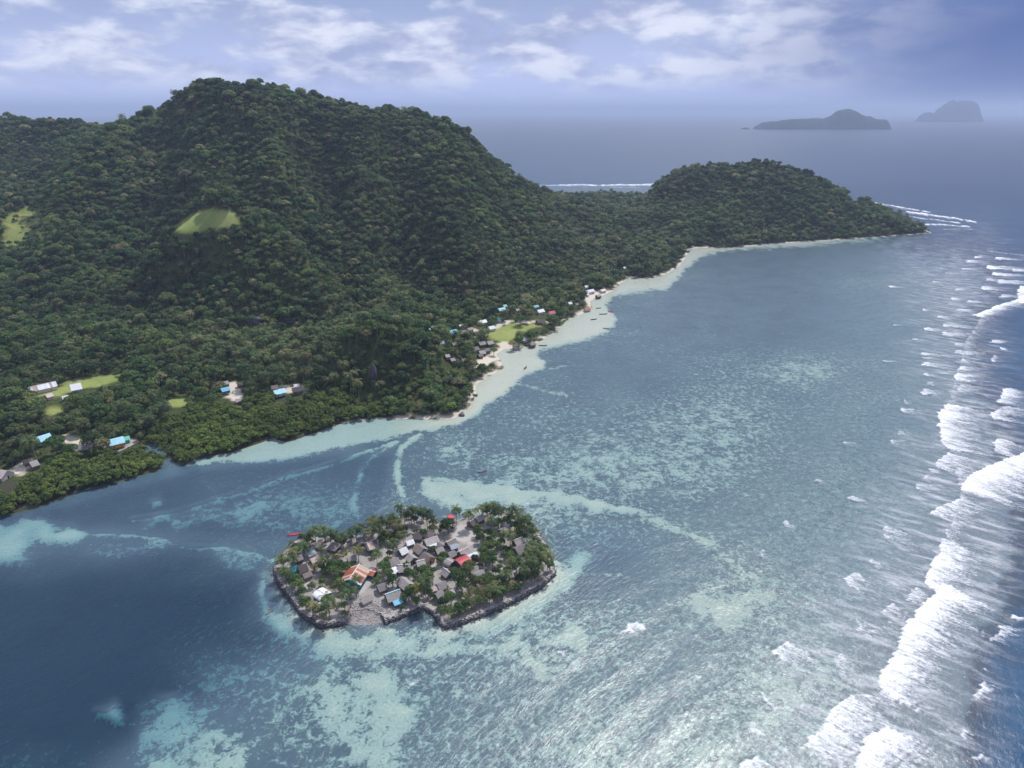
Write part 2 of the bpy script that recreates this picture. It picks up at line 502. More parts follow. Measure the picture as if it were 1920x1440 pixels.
    S([(600, 1292), (640, 1245), (700, 1240), (735, 1262), (765, 1325), (742, 1350), (732, 1460), (650, 1460), (632, 1370), (608, 1320)], 0.66, 16, 12)
    S([(672, 1285), (720, 1255), (732, 1280), (715, 1306)], 0.95, 6, 5)
    S([(702, 1322), (740, 1308), (768, 1330), (740, 1342)], 0.95, 5, 4)
    S([(848, 1292), (860, 1280), (868, 1300), (858, 1312)], 0.95, 3, 2)
    S([(1300, 1125), (1370, 1120), (1400, 1135), (1380, 1165), (1330, 1160)], 0.75, 10, 8)
    S([(1460, 705), (1480, 690), (1510, 698), (1545, 690), (1560, 704), (1510, 716)], 0.6, 14, 12)
    T([(962, 714), (1010, 726), (1062, 740)], 1.5, 0.7, 1.5)
    T([(1030, 690), (1062, 682)], 1.2, 0.6, 1.2)
    # channels in the reef flat
    T([(1330, 1150), (1265, 1230), (1255, 1290), (1240, 1340), (1180, 1440)], 5, 0.12, 5, 3)
    dark = np.zeros_like(X)
    paint_line(dark, U, V, [(1330, 1150), (1265, 1230), (1255, 1290), (1240, 1340), (1180, 1440)], 4, 1.0, 6)
    reef *= 1 - 0.6 * dark
    cov = cov + 0.20 * fbm(X, Y, 1 / 6.5, 3, 2.0) * sstep(.3, .6, cov) * (0.35 + 0.65 * sstep(1.0, 0.8, cov))
    # shallow where there is sand
    dep = dep * (1 - 0.62 * np.clip(cov, 0, 1)) * (1 - 0.30 * reef)
    shelf = np.zeros_like(X)
    paint_poly(shelf, U, V, SHELF_PX, 1.0, 9.0)
    dep = dep + (0.28 + 0.65 * sstep(860, 700, U) - dep) * shelf
    dI = sdf(X, Y, ISLET)
    dep = dep + (0.35 - dep) * sstep(9, 0, dI)
    # the drop-off
    deep = np.zeros_like(X)
    paint_poly(deep, U, V, DEEP_PX, 1.0, 85, 30, wn)
    deep = np.maximum(deep, sstep(2040, 2160, Y))
    deep = np.maximum(deep, sstep(60, 300, X - 1150))
    deep = np.maximum(deep, np.where(V > 1700, sstep(200, 260, X), 0))
    deep = np.maximum(deep, sstep(1400, 1900, np.abs(X)))
    dep = dep + (24 - dep) * deep
    return cov, reef, dep, deep, U, V


def axis(parts):
    out = []
    for a, b, s in parts:
        out += list(np.arange(a, b - s * 0.01, s))
    out.append(parts[-1][1])
    return np.array(out)


def grow(x0, s0, x1, r):
    out, x, s = [], x0, s0
    sign = 1 if x1 > x0 else -1
    while sign * (x1 - x) > 0:
        s *= r
        x += sign * s
        out.append(x)
    return out


def grid_mesh(name, xs, ys, zfun, keep=None):
    X, Y = np.meshgrid(xs, ys)
    Z = zfun(X, Y)
    ny, nx = X.shape
    co = np.stack([X, Y, Z], -1).reshape(-1, 3)
    idx = np.arange(nx * ny).reshape(ny, nx)
    q = np.stack([idx[:-1, :-1], idx[:-1, 1:], idx[1:, 1:], idx[1:, :-1]], -1).reshape(-1, 4)
    if keep is not None:
        q = q[keep(X, Y, Z)[:-1, :-1].ravel()]
    return make_mesh(name, co, q), X, Y, Z


def make_mesh(name, co, faces, smooth=True):
    me = bpy.data.meshes.new(name)
    co = np.asarray(co, np.float32)
    faces = np.asarray(faces, np.int32)
    k = faces.shape[1]
    me.vertices.add(len(co))
    me.vertices.foreach_set('co', co.ravel())
    me.loops.add(faces.size)
    me.loops.foreach_set('vertex_index', faces.ravel())
    me.polygons.add(len(faces))
    me.polygons.foreach_set('loop_start', np.arange(0, faces.size, k, dtype=np.int32))
    me.polygons.foreach_set('use_smooth', np.full(len(faces), smooth))
    me.update(calc_edges=True)
    return me


def add_attr(me, name, arr):
    a = me.attributes.new(name, 'FLOAT', 'POINT')
    a.data.foreach_set('value', np.asarray(arr, np.float32).ravel())


def obj(name, me, mat=None, parent=None, loc=None):
    o = bpy.data.objects.new(name, me)
    col.objects.link(o)
    if mat is not None:
        me.materials.clear()
        me.materials.append(mat)
    if parent is not None:
        o.parent = parent
    if loc is not None:
        o.location = loc
    return o


def tag(o, label=None, cat=None, group=None, kind=None):
    if label:
        o['label'] = label
    if cat:
        o['category'] = cat
    if group:
        o['group'] = group
    if kind:
        o['kind'] = kind
    return o


def empty(name, loc, rz=0.0):
    o = bpy.data.objects.new(name, None)
    o.empty_display_size = 0.5
    o.location = loc
    o.rotation_euler = (0, 0, rz)
    col.objects.link(o)
    return o


def material(name):
    m = bpy.data.materials.new(name)
    m.use_nodes = True
    m.node_tree.nodes.clear()
    t = NT(m.node_tree)
    out = t.new('ShaderNodeOutputMaterial')
    return m, t, out


def simple(name, colr, rough=0.8, var=0.25, scale=1.0, metal=0.0, spec=0.3, bump=0.0, coords='Object', streak=None, dirt=None):
    """plain surface with mottled tone"""
    m, t, out = material(name)
    c = t.new('ShaderNodeTexCoord').outputs[coords]
    if streak:
        c = t.new('ShaderNodeMapping', {'Vector': c, 'Scale': streak}).outputs[0]
    nn = t.noise(c, scale, 5.0, 0.6)
    rnd = t.new('ShaderNodeObjectInfo').outputs['Random']
    f = t.smooth(nn, 0.3, 0.7, 1 - var, 1 + var)
    f = t.math('MULTIPLY', f, t.smooth(rnd, 0.0, 1.0, 0.86, 1.14))
    cc = t.mul(colr, t.new('ShaderNodeCombineXYZ', {0: f, 1: f, 2: f}).outputs[0])
    if dirt:
        cc = t.mix(t.smooth(t.noise(c, scale * 0.45, 4.0, 0.6), dirt[1], dirt[1] + 0.12), cc, dirt[0])
    b = t.new('ShaderNodeBsdfPrincipled', {'Base Color': cc, 'Roughness': rough, 'Metallic': metal, 'Specular IOR Level': spec})
    if bump:
        t.set(b, 'Normal', t.new('ShaderNodeBump', {'Strength': bump, 'Distance': 0.2, 'Height': nn}).outputs[0])
    t.l.new(b.outputs[0], out.inputs[0])
    return m


# ------------------------------------------------------------------ ground and seabed (one terrain)
TERR_LAWN = [[(320, 432), (345, 410), (370, 396), (400, 391), (440, 397), (458, 418), (440, 427), (400, 428), (350, 440)],
             [(8, 440), (5, 412), (50, 386), (92, 394), (100, 425), (72, 462), (30, 470), (0, 462)],
             [(66, 742), (70, 730), (110, 724), (130, 713), (160, 708), (200, 702), (230, 701), (224, 716), (180, 724), (150, 731), (100, 746)],
             [(909, 624), (926, 617), (953, 604), (963, 606), (988, 608), (1012, 607), (1018, 613), (988, 618), (967, 626), (953, 643), (934, 643), (915, 634)],
             [(310, 752), (340, 744), (360, 750), (345, 764), (315, 762)], [(80, 770), (100, 764), (120, 772), (100, 782)],
             [(115, 822), (150, 815), (165, 822), (140, 832)]]
TERR_SAND = [[(880, 690), (900, 672), (925, 660), (945, 645), (962, 648), (958, 660), (940, 672), (900, 690)],
             [(905, 626), (950, 600), (1010, 600), (1035, 606), (1012, 606), (960, 604), (925, 617), (910, 630)],
             [(864, 620), (890, 614), (912, 622), (880, 632)], [(930, 643), (960, 643), (970, 648), (940, 652)],
             [(1096, 556), (1115, 548), (1138, 540), (1145, 548), (1118, 566), (1100, 572)],
             [(415, 720), (440, 716), (452, 725), (455, 745), (440, 752), (418, 745)], [(505, 724), (570, 722), (575, 736), (545, 738), (510, 736)],
             [(98, 826), (128, 815), (148, 822), (120, 832)], [(200, 838), (256, 820), (258, 828), (210, 846)],
             [(8, 885), (50, 862), (66, 872), (40, 892)], [(140, 828), (172, 826), (170, 842), (142, 842)],
             [(1280, 478), (1295, 464), (1330, 460), (1318, 468), (1300, 474)], [(1270, 500), (1290, 480), (1280, 505)]]

tx = axis([(-520, -220, 4.0), (-220, 340, 1.25), (340, 700, 2.5), (700, 1000, 5.0)])
tx = np.array(sorted(grow(-520, 5, -1650, 1.04) + list(tx) + grow(1000, 6, 1250, 1.1)))
ty = axis([(60, 110, 4.0), (110, 430, 1.25), (430, 800, 2.2), (800, 1300, 4.5)])
ty = np.array(list(ty) + grow(1300, 6, 2150, 1.05))
X, Y = np.meshgrid(tx, ty)
cov, reef, dep, deep, U0, V0 = sea_fields(X, Y)
hl = Hs(X, Y)
sdl = bil(SDG, X, Y)
sdl = np.where(Y < 236, 50.0, sdl)
land = sdl < 0
edge = np.clip(sdl, 0, None)
zsea = -np.minimum(dep, 0.04 + 0.055 * edge + 0.4 * dep * sstep(0, 12, edge))
zsea = np.maximum(zsea, -14)
Z = np.where(land, hl + 0.02, zsea)
lawn = np.zeros_like(X)
sandl = np.zeros_like(X)
Ul, Vl = proj(X, Y, np.where(land, hl, 0))
wn = fbm(X, Y, 1 / 7.0, 3)
for p in TERR_LAWN:
    paint_poly(lawn, Ul, Vl, p, 0.7 if p[0] == (8, 440) else 1.0, 3.0, 4.0, wn)
for p in TERR_SAND:
    paint_poly(sandl, Ul, Vl, p, 1.0, 2.5, 2.5, wn)
lawn *= land
mang = np.zeros_like(X)
MANG_PX = [(-250, 1060), (0, 966), (60, 955), (140, 924), (215, 904), (300, 881), (304, 866), (262, 846), (210, 852), (176, 850), (120, 858), (80, 880), (40, 900), (0, 905), (-250, 960)]
MANG2_PX = [(318, 864), (350, 868), (380, 856), (432, 848), (500, 826), (532, 830), (590, 810), (650, 790), (740, 786), (735, 775), (660, 755), (600, 745), (540, 742), (470, 750),
            (400, 760), (340, 768), (300, 800), (270, 828), (300, 836)]
for p in (MANG_PX, MANG2_PX):
    paint_poly(mang, Ul, Vl, p, 1.0, 6)
beachm = sstep(-9, -2, sdl) * land * (Ul > 640) * (1 - mang)
sandl = np.maximum(sandl * land, beachm * sstep(-0.3, 0.3, wn + 0.25))
ny, nx = X.shape
co = np.stack([X, Y, Z], -1).reshape(-1, 3)
idx = np.arange(nx * ny).reshape(ny, nx)
q = np.stack([idx[:-1, :-1], idx[:-1, 1:], idx[1:, 1:], idx[1:, :-1]], -1).reshape(-1, 4)
me = make_mesh('terrain', co, q)
SURF_PX = [(1740, 470), (1760, 600), (1780, 760), (1760, 960), (1680, 1080), (1600, 1200), (1560, 1460), (1840, 1460), (1870, 1250), (1930, 1050), (1950, 850), (1880, 700), (1860, 600), (1900, 520), (1840, 450)]
surfz = np.zeros_like(X)
paint_poly(surfz, U0, V0, SURF_PX, 1.0, 70)
add_attr(me, 'surf', surfz)
for nme, arr in (('cover', cov), ('reef', reef), ('land', land.astype(float)), ('lawn', lawn), ('sandland', sandl), ('mud', mang * land)):
    add_attr(me, nme, arr)

m, t, out = material('terrain')
pos = t.new('ShaderNodeNewGeometry').outputs['Position']
flat = t.new('ShaderNodeMapping', {'Vector': pos, 'Scale': (1, 1, 0.0)}).outputs[0]
pn = t.noise(flat, 0.30, 7.0, 0.68, 0.7)
pf = t.noise(flat, 0.9, 4.0, 0.6)
pb = t.noise(flat, 0.03, 4.0, 0.6)
covn = t.attr('cover')
thr = t.math('SUBTRACT', 0.80, t.math('MULTIPLY', covn, 0.62))
dpat = t.math('SUBTRACT', t.math('ADD', pn, t.math('MULTIPLY', t.math('SUBTRACT', pf, 0.5), 0.34)), thr)
sandf = t.smooth(dpat, -0.085, 0.095)
sandc = t.mix(t.smooth(pf, 0.3, 0.7), (0.50, 0.49, 0.41), (0.64, 0.63, 0.54))
weed = t.mix(t.smooth(pb, 0.35, 0.65), (0.060, 0.095, 0.105), (0.115, 0.150, 0.140))
bottom = t.mix(sandf, weed, sandc)
reefc = t.mix(t.smooth(t.math('ADD', t.math('MULTIPLY', pn, 0.6), t.math('MULTIPLY', pf, 0.4)), 0.38, 0.62), (0.125, 0.140, 0.140), (0.36, 0.375, 0.36))
reefc = t.mix(t.math('MULTIPLY', t.attr('surf'), 0.75), reefc, t.mix(pf, (0.10, 0.085, 0.09), (0.26, 0.23, 0.24)))
reefc = t.mix(t.math('MULTIPLY', sandf, 0.75), reefc, sandc)
bottom = t.mix(t.attr('reef'), bottom, reefc)
soil = t.mix(t.smooth(pn, 0.35, 0.65), (0.030, 0.045, 0.014), (0.075, 0.085, 0.03))
soil = t.mix(t.math('MULTIPLY', t.attr('mud'), 0.7), soil, (0.05, 0.045, 0.04))
lawnc = t.mix(t.smooth(t.math('ADD', t.math('MULTIPLY', pb, 0.5), t.math('MULTIPLY', pn, 0.5)), 0.36, 0.62), (0.18, 0.235, 0.065), (0.275, 0.30, 0.100))
soil = t.mix(t.attr('lawn'), soil, lawnc)
soil = t.mix(t.attr('sandland'), soil, t.mix(t.smooth(pf, 0.3, 0.7), (0.46, 0.41, 0.34), (0.62, 0.57, 0.48)))
colr = t.mix(t.attr('land'), bottom, soil)
b = t.new('ShaderNodeBsdfPrincipled', {'Base Color': colr, 'Roughness': 0.95, 'Specular IOR Level': 0.1})
t.set(b, 'Normal', t.new('ShaderNodeBump', {'Strength': 0.5, 'Distance': 0.5, 'Height': pf}).outputs[0])
t.l.new(b.outputs[0], out.inputs[0])
terrain = tag(obj('terrain', me, m), 'green island land sloping under the shallow lagoon bed', kind='structure')

# ------------------------------------------------------------------ sea
FOAM = []   # edge polyline, trail vector, strength


def fo(edge_, tr, s=1.0):
    k = 1.45 if edge_[0][1] > 440 else 1.0
    FOAM.append((edge_, (tr[0] * k, tr[1] * k), s * 0.90))


fo([(1772, 1012), (1758, 1043), (1743, 1070), (1737, 1100)], (112, 48), 1.25)
fo([(1775, 1098), (1728, 1142), (1695, 1187), (1683, 1220), (1664, 1247), (1649, 1286), (1672, 1308)], (128, 66), 1.4)
fo([(1592, 1305), (1566, 1327), (1547, 1360), (1507, 1398)], (190, 120), 1.1)
fo([(1672, 1366), (1630, 1382), (1612, 1428), (1600, 1475)], (170, 80), 1.4)
fo([(1778, 758), (1761, 780), (1763, 813), (1778, 842)], (128, 24), 1.2)
fo([(1935, 848), (1873, 867), (1822, 893), (1802, 918)], (160, 60), 1.4)
fo([(1876, 822), (1861, 830), (1866, 846)], (90, 34), 1.2)
fo([(1885, 762), (1859, 774), (1862, 784)], (90, 16), 1.1)
fo([(1884, 726), (1880, 740), (1874, 753)], (70, 14), 1.1)
fo([(1664, 1300), (1628, 1302), (1592, 1306)], (66, 60), 0.9)
fo([(1806, 916), (1792, 952), (1772, 1012)], (80, 34), 0.75)
fo([(1779, 842), (1796, 876), (1803, 918)], (86, 26), 0.75)
fo([(1846, 585), (1812, 640), (1796, 700), (1778, 758)], (60, 8), 0.66)
fo([(1726, 1142), (1690, 1150), (1650, 1178), (1610, 1190)], (60, 40), 0.62)
fo([(1547, 1360), (1500, 1330), (1440, 1320)], (60, 60), 0.6)
fo([(1925, 556), (1868, 573), (1845, 585), (1825, 592)], (46, 8), 1.3)
fo([(1912, 536), (1909, 552), (1914, 568)], (60, 6), 1.4)
fo([(1778, 850), (1760, 868), (1764, 880)], (130, 34), 0.95)
fo([(1808, 934), (1778, 944), (1745, 962)], (115, 44), 0.95)
fo([(1664, 986), (1655, 996), (1660, 1008)], (100, 38), 0.8)
fo([(1600, 1072), (1582, 1082), (1590, 1096)], (66, 42), 0.95)
fo([(1633, 1048), (1623, 1054)], (60, 28), 0.9)
fo([(1484, 1202), (1470, 1210), (1452, 1226)], (118, 88), 1.0)
fo([(1612, 1160), (1604, 1170), (1612, 1184)], (86, 60), 0.85)
fo([(1576, 1222), (1568, 1234), (1574, 1256)], (92, 72), 0.85)
fo([(1676, 1130), (1648, 1148)], (66, 32), 0.95)
fo([(1720, 1100), (1708, 1108), (1700, 1124)], (62, 30), 0.95)
fo([(1432, 1296), (1424, 1306)], (70, 58), 0.9)
fo([(1410, 1350), (1403, 1364)], (76, 56), 0.85)
fo([(1416, 1420), (1396, 1428), (1380, 1446)], (76, 40), 1.1)
fo([(1474, 976), (1464, 982)], (34, 22), 0.9)
fo([(1600, 930), (1590, 934)], (42, 16), 0.95)
fo([(1535, 898), (1526, 903)], (24, 10), 0.85)
fo([(1430, 1030), (1420, 1042)], (34, 22), 0.8)
fo([(1202, 1163), (1184, 1170), (1174, 1184)], (38, 36), 1.05)
fo([(1058, 1218), (1046, 1222)], (44, 40), 1.0)
fo([(1306, 1186), (1298, 1194)], (12, 8), 0.9)
fo([(786, 1272), (772, 1280), (757, 1291)], (9, 9), 0.9)
fo([(848, 1275), (800, 1281)], (2, 5), 0.7)
fo([(1900, 1153), (1894, 1160)], (70, 14), 1.2)
fo([(1876, 1172), (1870, 1186), (1852, 1202)], (60, 4), 1.0)
fo([(1838, 1278), (1836, 1290), (1822, 1308)], (44, 10), 1.1)
fo([(1806, 1360), (1798, 1366), (1808, 1390)], (24, 18), 1.2)
fo([(1836, 1412), (1822, 1420)], (44, 12), 1.2)
fo([(1812, 1330), (1806, 1336)], (14, 8), 1.0)
fo([(1850, 1250), (1846, 1256)], (14, 8), 1.0)
for (x, y, h, tr, s) in [(1175, 190, 5, 30, .9), (1150, 240, 9, 40, .9), (1140, 270, 7, 50, .7), (990, 305, 6, 14, .9), (1000, 410, 7, 38, .9), (1105, 437, 9, 56, 1.0), (985, 552, 6, 60, .9),
                         (990, 572, 5, 48, .9), (995, 607, 8, 60, .9), (995, 667, 6, 46, .85), (1010, 715, 6, 34, .9), (995, 765, 8, 70, .9), (1180, 680, 12, 70, 1.0), (1205, 590, 10, 34, 1.0), (1195, 628, 8, 70, .9),
                         (1190, 742, 14, 80, .8), (1175, 500, 8, 80, .8), (1180, 540, 9, 70, .85), (1075, 345, 6, 60, .7), (1110, 390, 9, 80, .75), (870, 870, 8, 78, .85), (850, 995, 7, 60, .9), (820, 1042, 8, 34, 1.0), (540, 1055, 7, 44, .75), (965, 1300, 9, 60, .9),
                         (1005, 1240, 9, 26, 1.0), (1020, 1205, 8, 34, .95), (875, 822, 7, 28, .85), (1120, 95, 4, 50, .75), (1215, 72, 4, 40, .85), (1240, 30, 8, 50, .9), (1355, 62, 10, 66, 1.0), (1385, 102, 9, 60, .95),
                         (1350, 135, 8, 30, .9), (1415, 142, 10, 70, 1.0), (1320, 180, 9, 60, .95), (1425, 225, 9, 50, .95), (1245, 257, 6, 60, .85), (1185, 305, 8, 40, .8), (800, 172, 5, 26, .9), (1280, 5, 6, 40, .9), (1405, 15, 6, 60, .95), (1500, 80, 8, 40, 1.0),
                         (940, 470, 4, 36, .8), (765, 592, 4, 26, .8), (830, 390, 4, 22, .8), (1050, 145, 4, 50, .7), (1090, 72, 3, 40, .6), (1370, 480, 8, 30, .9), (1430, 520, 8, 14, 1.0), (1380, 580, 16, 20, .9), (1040, 790, 4, 10, .8)]:
    u, v = 1400 + x / 3.0, 480 + y / 3.0
    far_ = float(sstep(760, 640, np.array(v)))
    h, tr, s = h * (1 - 0.4 * far_), tr * (1 + 0.6 * far_), s * (1 + 0.15 * far_)
    fo([(u + h * .35, v - h * .6), (u, v), (u + h * .2, v + h * .5)], (tr, tr * (0.06 + 0.10 * sstep(560, 850, v))), s)
for a in [([(1640, 380), (1690, 388), (1742, 397)], (8, 6), 1.25), ([(1698, 396), (1745, 402), (1790, 408), (1828, 415)], (10, 8), 1.35), ([(1690, 402), (1722, 408), (1770, 414), (1800, 418)], (8, 5), 1.1), ([(1730, 420), (1770, 421), (1815, 424)], (12, 6), 1.25),
          ([(1768, 430), (1822, 429)], (8, 3), .85), ([(1655, 388), (1700, 393)], (2, 2), .8), ([(1700, 415), (1740, 418)], (3, 2), .6), ([(1050, 346), (1090, 345), (1118, 347)], (0, 5), 1.25), ([(1128, 347), (1160, 345), (1180, 346), (1225, 345)], (0, 5), 1.35), ([(1140, 350), (1200, 352)], (1, 2), .8), ([(960, 349), (1060, 347)], (0, 2), .9),
          ([(1850, 470), (1920, 478)], (8, 4), .9), ([(1870, 455), (1884, 456)], (6, 2), .8), ([(1830, 478), (1850, 479)], (10, 2), .8)]:
    fo(*a)


SURF_PX = [(1700, 470), (1730, 600), (1740, 760), (1660, 960), (1560, 1080), (1480, 1200), (1430, 1460), (1840, 1460), (1870, 1250), (1930, 1050), (1950, 850), (1880, 700), (1860, 600), (1900, 520), (1840, 450)]


def foam_field(X, Y, U, V):
    f = np.zeros_like(X)
    for k, (ed, tr, s) in enumerate(FOAM):
        xs, ys = [p[0] for p in ed], [p[1] for p in ed]
        m = 6
        sel = (U > min(xs) + min(0, tr[0]) - m) & (U < max(xs) + max(0, tr[0]) + m) & (V > min(ys) + min(0, tr[1]) - m) & (V < max(ys) + max(0, tr[1]) + m)
        if not sel.any():
            continue
        u, v = U[sel], V[sel]
        x, y = X[sel], Y[sel]
        ru = 4.5 * vnoise(x / 8.0 + k * 7, y / 8.0) + 3.0 * vnoise(x / 4.0 + k * 3, y / 4.0) + 1.5 * vnoise(x / 2.1, y / 2.1)
        sc = np.clip((v - 380) / 500, 0.15, 1.0)
        u2 = u + ru * sc
        v = v + (1.6 * vnoise(x / 14.0 + k * 5, y / 14.0) + 0.9 * vnoise(x / 6.0, y / 6.0 + k)) * np.clip(sc * 1.6, 0.5, 1.0)
        best = np.zeros_like(u)
        cum = 0.0
        for i in range(len(ed) - 1):
            ax, ay = ed[i]
            ex, ey = ed[i + 1][0] - ax, ed[i + 1][1] - ay
            L = math.hypot(ex, ey)
            det = ex * tr[1] - ey * tr[0]
            if abs(det) < 1e-6:
                continue
            dx, dy = u2 - ax, v - ay
            ss = (dx * tr[1] - dy * tr[0]) / det
            rr = (ex * dy - ey * dx) / det
            sa = cum + ss * L
            ln = 0.80 + 0.32 * vnoise(sa / 6.0 + 31 * k, sa * 0 + 3.3) + 0.25 * vnoise(sa / 2.2 + 13 * k, sa * 0 + 8.3)
            r2 = rr / np.clip(ln, 0.15, 1.4)
            pr = np.where((rr >= -0.015) & (r2 < 1) & (ss >= -0.03) & (ss <= 1.03), np.minimum(1.0, 1.25 * (1 - np.clip(r2, 0, 1))) * 0.66 + 0.34 * np.exp(-np.clip(rr, 0, 1) * 6), 0)
            streak = 0.82 + 0.22 * vnoise(sa / 3.5 + 7 * k, rr * 5.0)
            best = np.maximum(best, pr * streak)
            cum += L
        f[sel] = np.maximum(f[sel], best * s)
    surf = np.zeros_like(X)
    paint_poly(surf, U, V, SURF_PX, 1.0, 60)
    return np.maximum(f, surf * (0.17 + 0.16 * fbm(X * 0.8 + Y * 0.55, (Y * 0.8 - X * 0.55) * 4, 1 / 40.0, 3)))


sxs = axis([(-330, -160, 3.0), (-160, 180, 1.9), (180, 460, 1.25), (460, 960, 2.6)])
sxs = np.array(sorted(grow(-330, 5, -70000, 1.28) + list(sxs) + grow(960, 5, 70000, 1.28)))
sys_ = axis([(105, 430, 1.3), (430, 760, 2.1), (760, 1320, 3.6), (1320, 1640, 8.0), (1640, 2200, 6.0)])
sys_ = np.array(sorted(grow(105, 4, -3000, 1.4) + list(sys_) + grow(2200, 10, 90000, 1.15)))
X, Y = np.meshgrid(sxs, sys_)
cov, reef, dep, deep, U0, V0 = sea_fields(X, Y)
ok = (Y > 60) & (np.abs(X) < 3000) & (Y < 4000)
foam = np.where(ok, foam_field(X, Y, U0, V0), 0.0)
Z = 0.10 * np.clip(foam, 0, 1.2) * 6.0 * sstep(0.35, 1.0, foam) * (0.7 + 0.5 * fbm(X, Y, 0.35, 2))
Z += np.where(ok, 0.10 * np.sin((X * 0.55 - Y * 0.83) * 0.42 + 2.2 * fbm(X, Y, 1 / 60.0, 2)) * sstep(0.2, 0.8, np.maximum(reef, deep)), 0)
sea_me, *_ = grid_mesh('sea', sxs, sys_, lambda a, b_: Z)
wash = np.zeros_like(X)
paint_poly(wash, U0, V0, SURF_PX, 1.0, 90, 20, fbm(X, Y, 1 / 25.0, 3))
wash = np.where(ok, wash * (1 - 0.35 * deep), 0)
for nme, arr in (('depth', dep), ('deep', deep), ('foam', foam), ('wash', wash)):
    add_attr(sea_me, nme, arr)

m, t, out = material('sea_water')
pos = t.new('ShaderNodeNewGeometry').outputs['Position']
flat = t.new('ShaderNodeMapping', {'Vector': pos, 'Scale': (1, 1, 0.0)}).outputs[0]
dp = t.attr('depth')
tint = t.new('ShaderNodeCombineXYZ', {0: t.math('POWER', 2.718, t.math('MULTIPLY', dp, -0.30)), 1: t.math('POWER', 2.718, t.math('MULTIPLY', dp, -0.085)),
                                      2: t.math('POWER', 2.718, t.math('MULTIPLY', dp, -0.06))}).outputs[0]
trans = t.new('ShaderNodeBsdfTransparent', {0: tint})
turb = t.math('SUBTRACT', 1.0, t.math('POWER', 2.718, t.math('MULTIPLY', dp, -0.17)))
scat = t.mix(t.smooth(dp, 0.9, 4.6), (0.190, 0.260, 0.400), (0.011, 0.034, 0.076))
scat = t.mix(t.attr('deep'), scat, (0.008, 0.062, 0.140))
body = t.new('ShaderNodeMixShader', {0: turb})
t.l.new(trans.outputs[0], body.inputs[1])
t.l.new(t.new('ShaderNodeBsdfDiffuse', {0: scat}).outputs[0], body.inputs[2])
rot = t.new('ShaderNodeMapping', {'Vector': flat, 'Rotation': (0, 0, R(-48))}).outputs[0]
rot = t.new('ShaderNodeMapping', {'Vector': rot, 'Scale': (0.5, 1.2, 1)}).outputs[0]
wv1 = t.noise(rot, 0.50, 4.0, 0.62, 0.8)
wv2 = t.noise(rot, 0.085, 3.0, 0.55, 0.8)
wv3 = t.noise(flat, 0.012, 3.0, 0.5)
ht = t.math('ADD', t.math('MULTIPLY', wv1, 0.75), t.math('MULTIPLY', wv2, 1.1))
bump = t.new('ShaderNodeBump', {'Strength': t.smooth(wv3, 0.35, 0.65, 0.35, 0.8), 'Distance': 0.6, 'Height': ht}).outputs[0]
spec = t.new('ShaderNodeBsdfPrincipled', {'Base Color': (0, 0, 0), 'Roughness': 0.30, 'IOR': 1.333, 'Specular IOR Level': 0.5, 'Normal': bump})
fres = t.new('ShaderNodeFresnel', {'IOR': 1.333, 'Normal': bump})
dim = t.new('ShaderNodeMixShader', {0: fres.outputs[0]})
t.l.new(body.outputs[0], dim.inputs[1])
t.l.new(t.new('ShaderNodeBsdfDiffuse', {0: (0, 0, 0)}).outputs[0], dim.inputs[2])
water = t.new('ShaderNodeAddShader')
t.l.new(dim.outputs[0], water.inputs[0])
t.l.new(spec.outputs[0], water.inputs[1])
fnv = t.new('ShaderNodeMapping', {'Vector': flat, 'Rotation': (0, 0, R(36))}).outputs[0]
fnv = t.new('ShaderNodeMapping', {'Vector': fnv, 'Scale': (0.36, 1.1, 1)}).outputs[0]
fn = t.math('ADD', t.math('MULTIPLY', t.noise(fnv, 0.7, 5.0, 0.65, 0.3), 0.6), t.math('MULTIPLY', t.noise(flat, 1.1, 4.0, 0.65), 0.4))
fm = t.smooth(t.math('ADD', t.attr('foam'), t.math('MULTIPLY', t.math('SUBTRACT', fn, 0.5), 2.2)), 0.20, 1.10)
fm = t.math('MULTIPLY', fm, t.smooth(t.attr('foam'), 0.02, 0.22))
wv = t.noise(fnv, 0.16, 5.0, 0.6, 0.5)
wf = t.math('MULTIPLY', t.attr('wash'), t.math('ADD', t.smooth(t.math('ADD', t.math('MULTIPLY', wv, 0.6), t.math('MULTIPLY', fn, 0.4)), 0.45, 0.68, 0.0, 0.50), 0.06))
fm = t.math('MAXIMUM', fm, wf)
foamb = t.new('ShaderNodeBsdfDiffuse', {0: (0.80, 0.82, 0.86), 'Normal': t.new('ShaderNodeBump', {'Strength': 0.6, 'Distance': 0.6, 'Height': fn}).outputs[0]})
fin = t.new('ShaderNodeMixShader', {0: fm})
t.l.new(water.outputs[0], fin.inputs[1])
t.l.new(foamb.outputs[0], fin.inputs[2])
t.l.new(fin.outputs[0], out.inputs[0])
sea = tag(obj('sea', sea_me, m), 'blue sea and turquoise lagoon with white breakers on the reef', kind='structure')


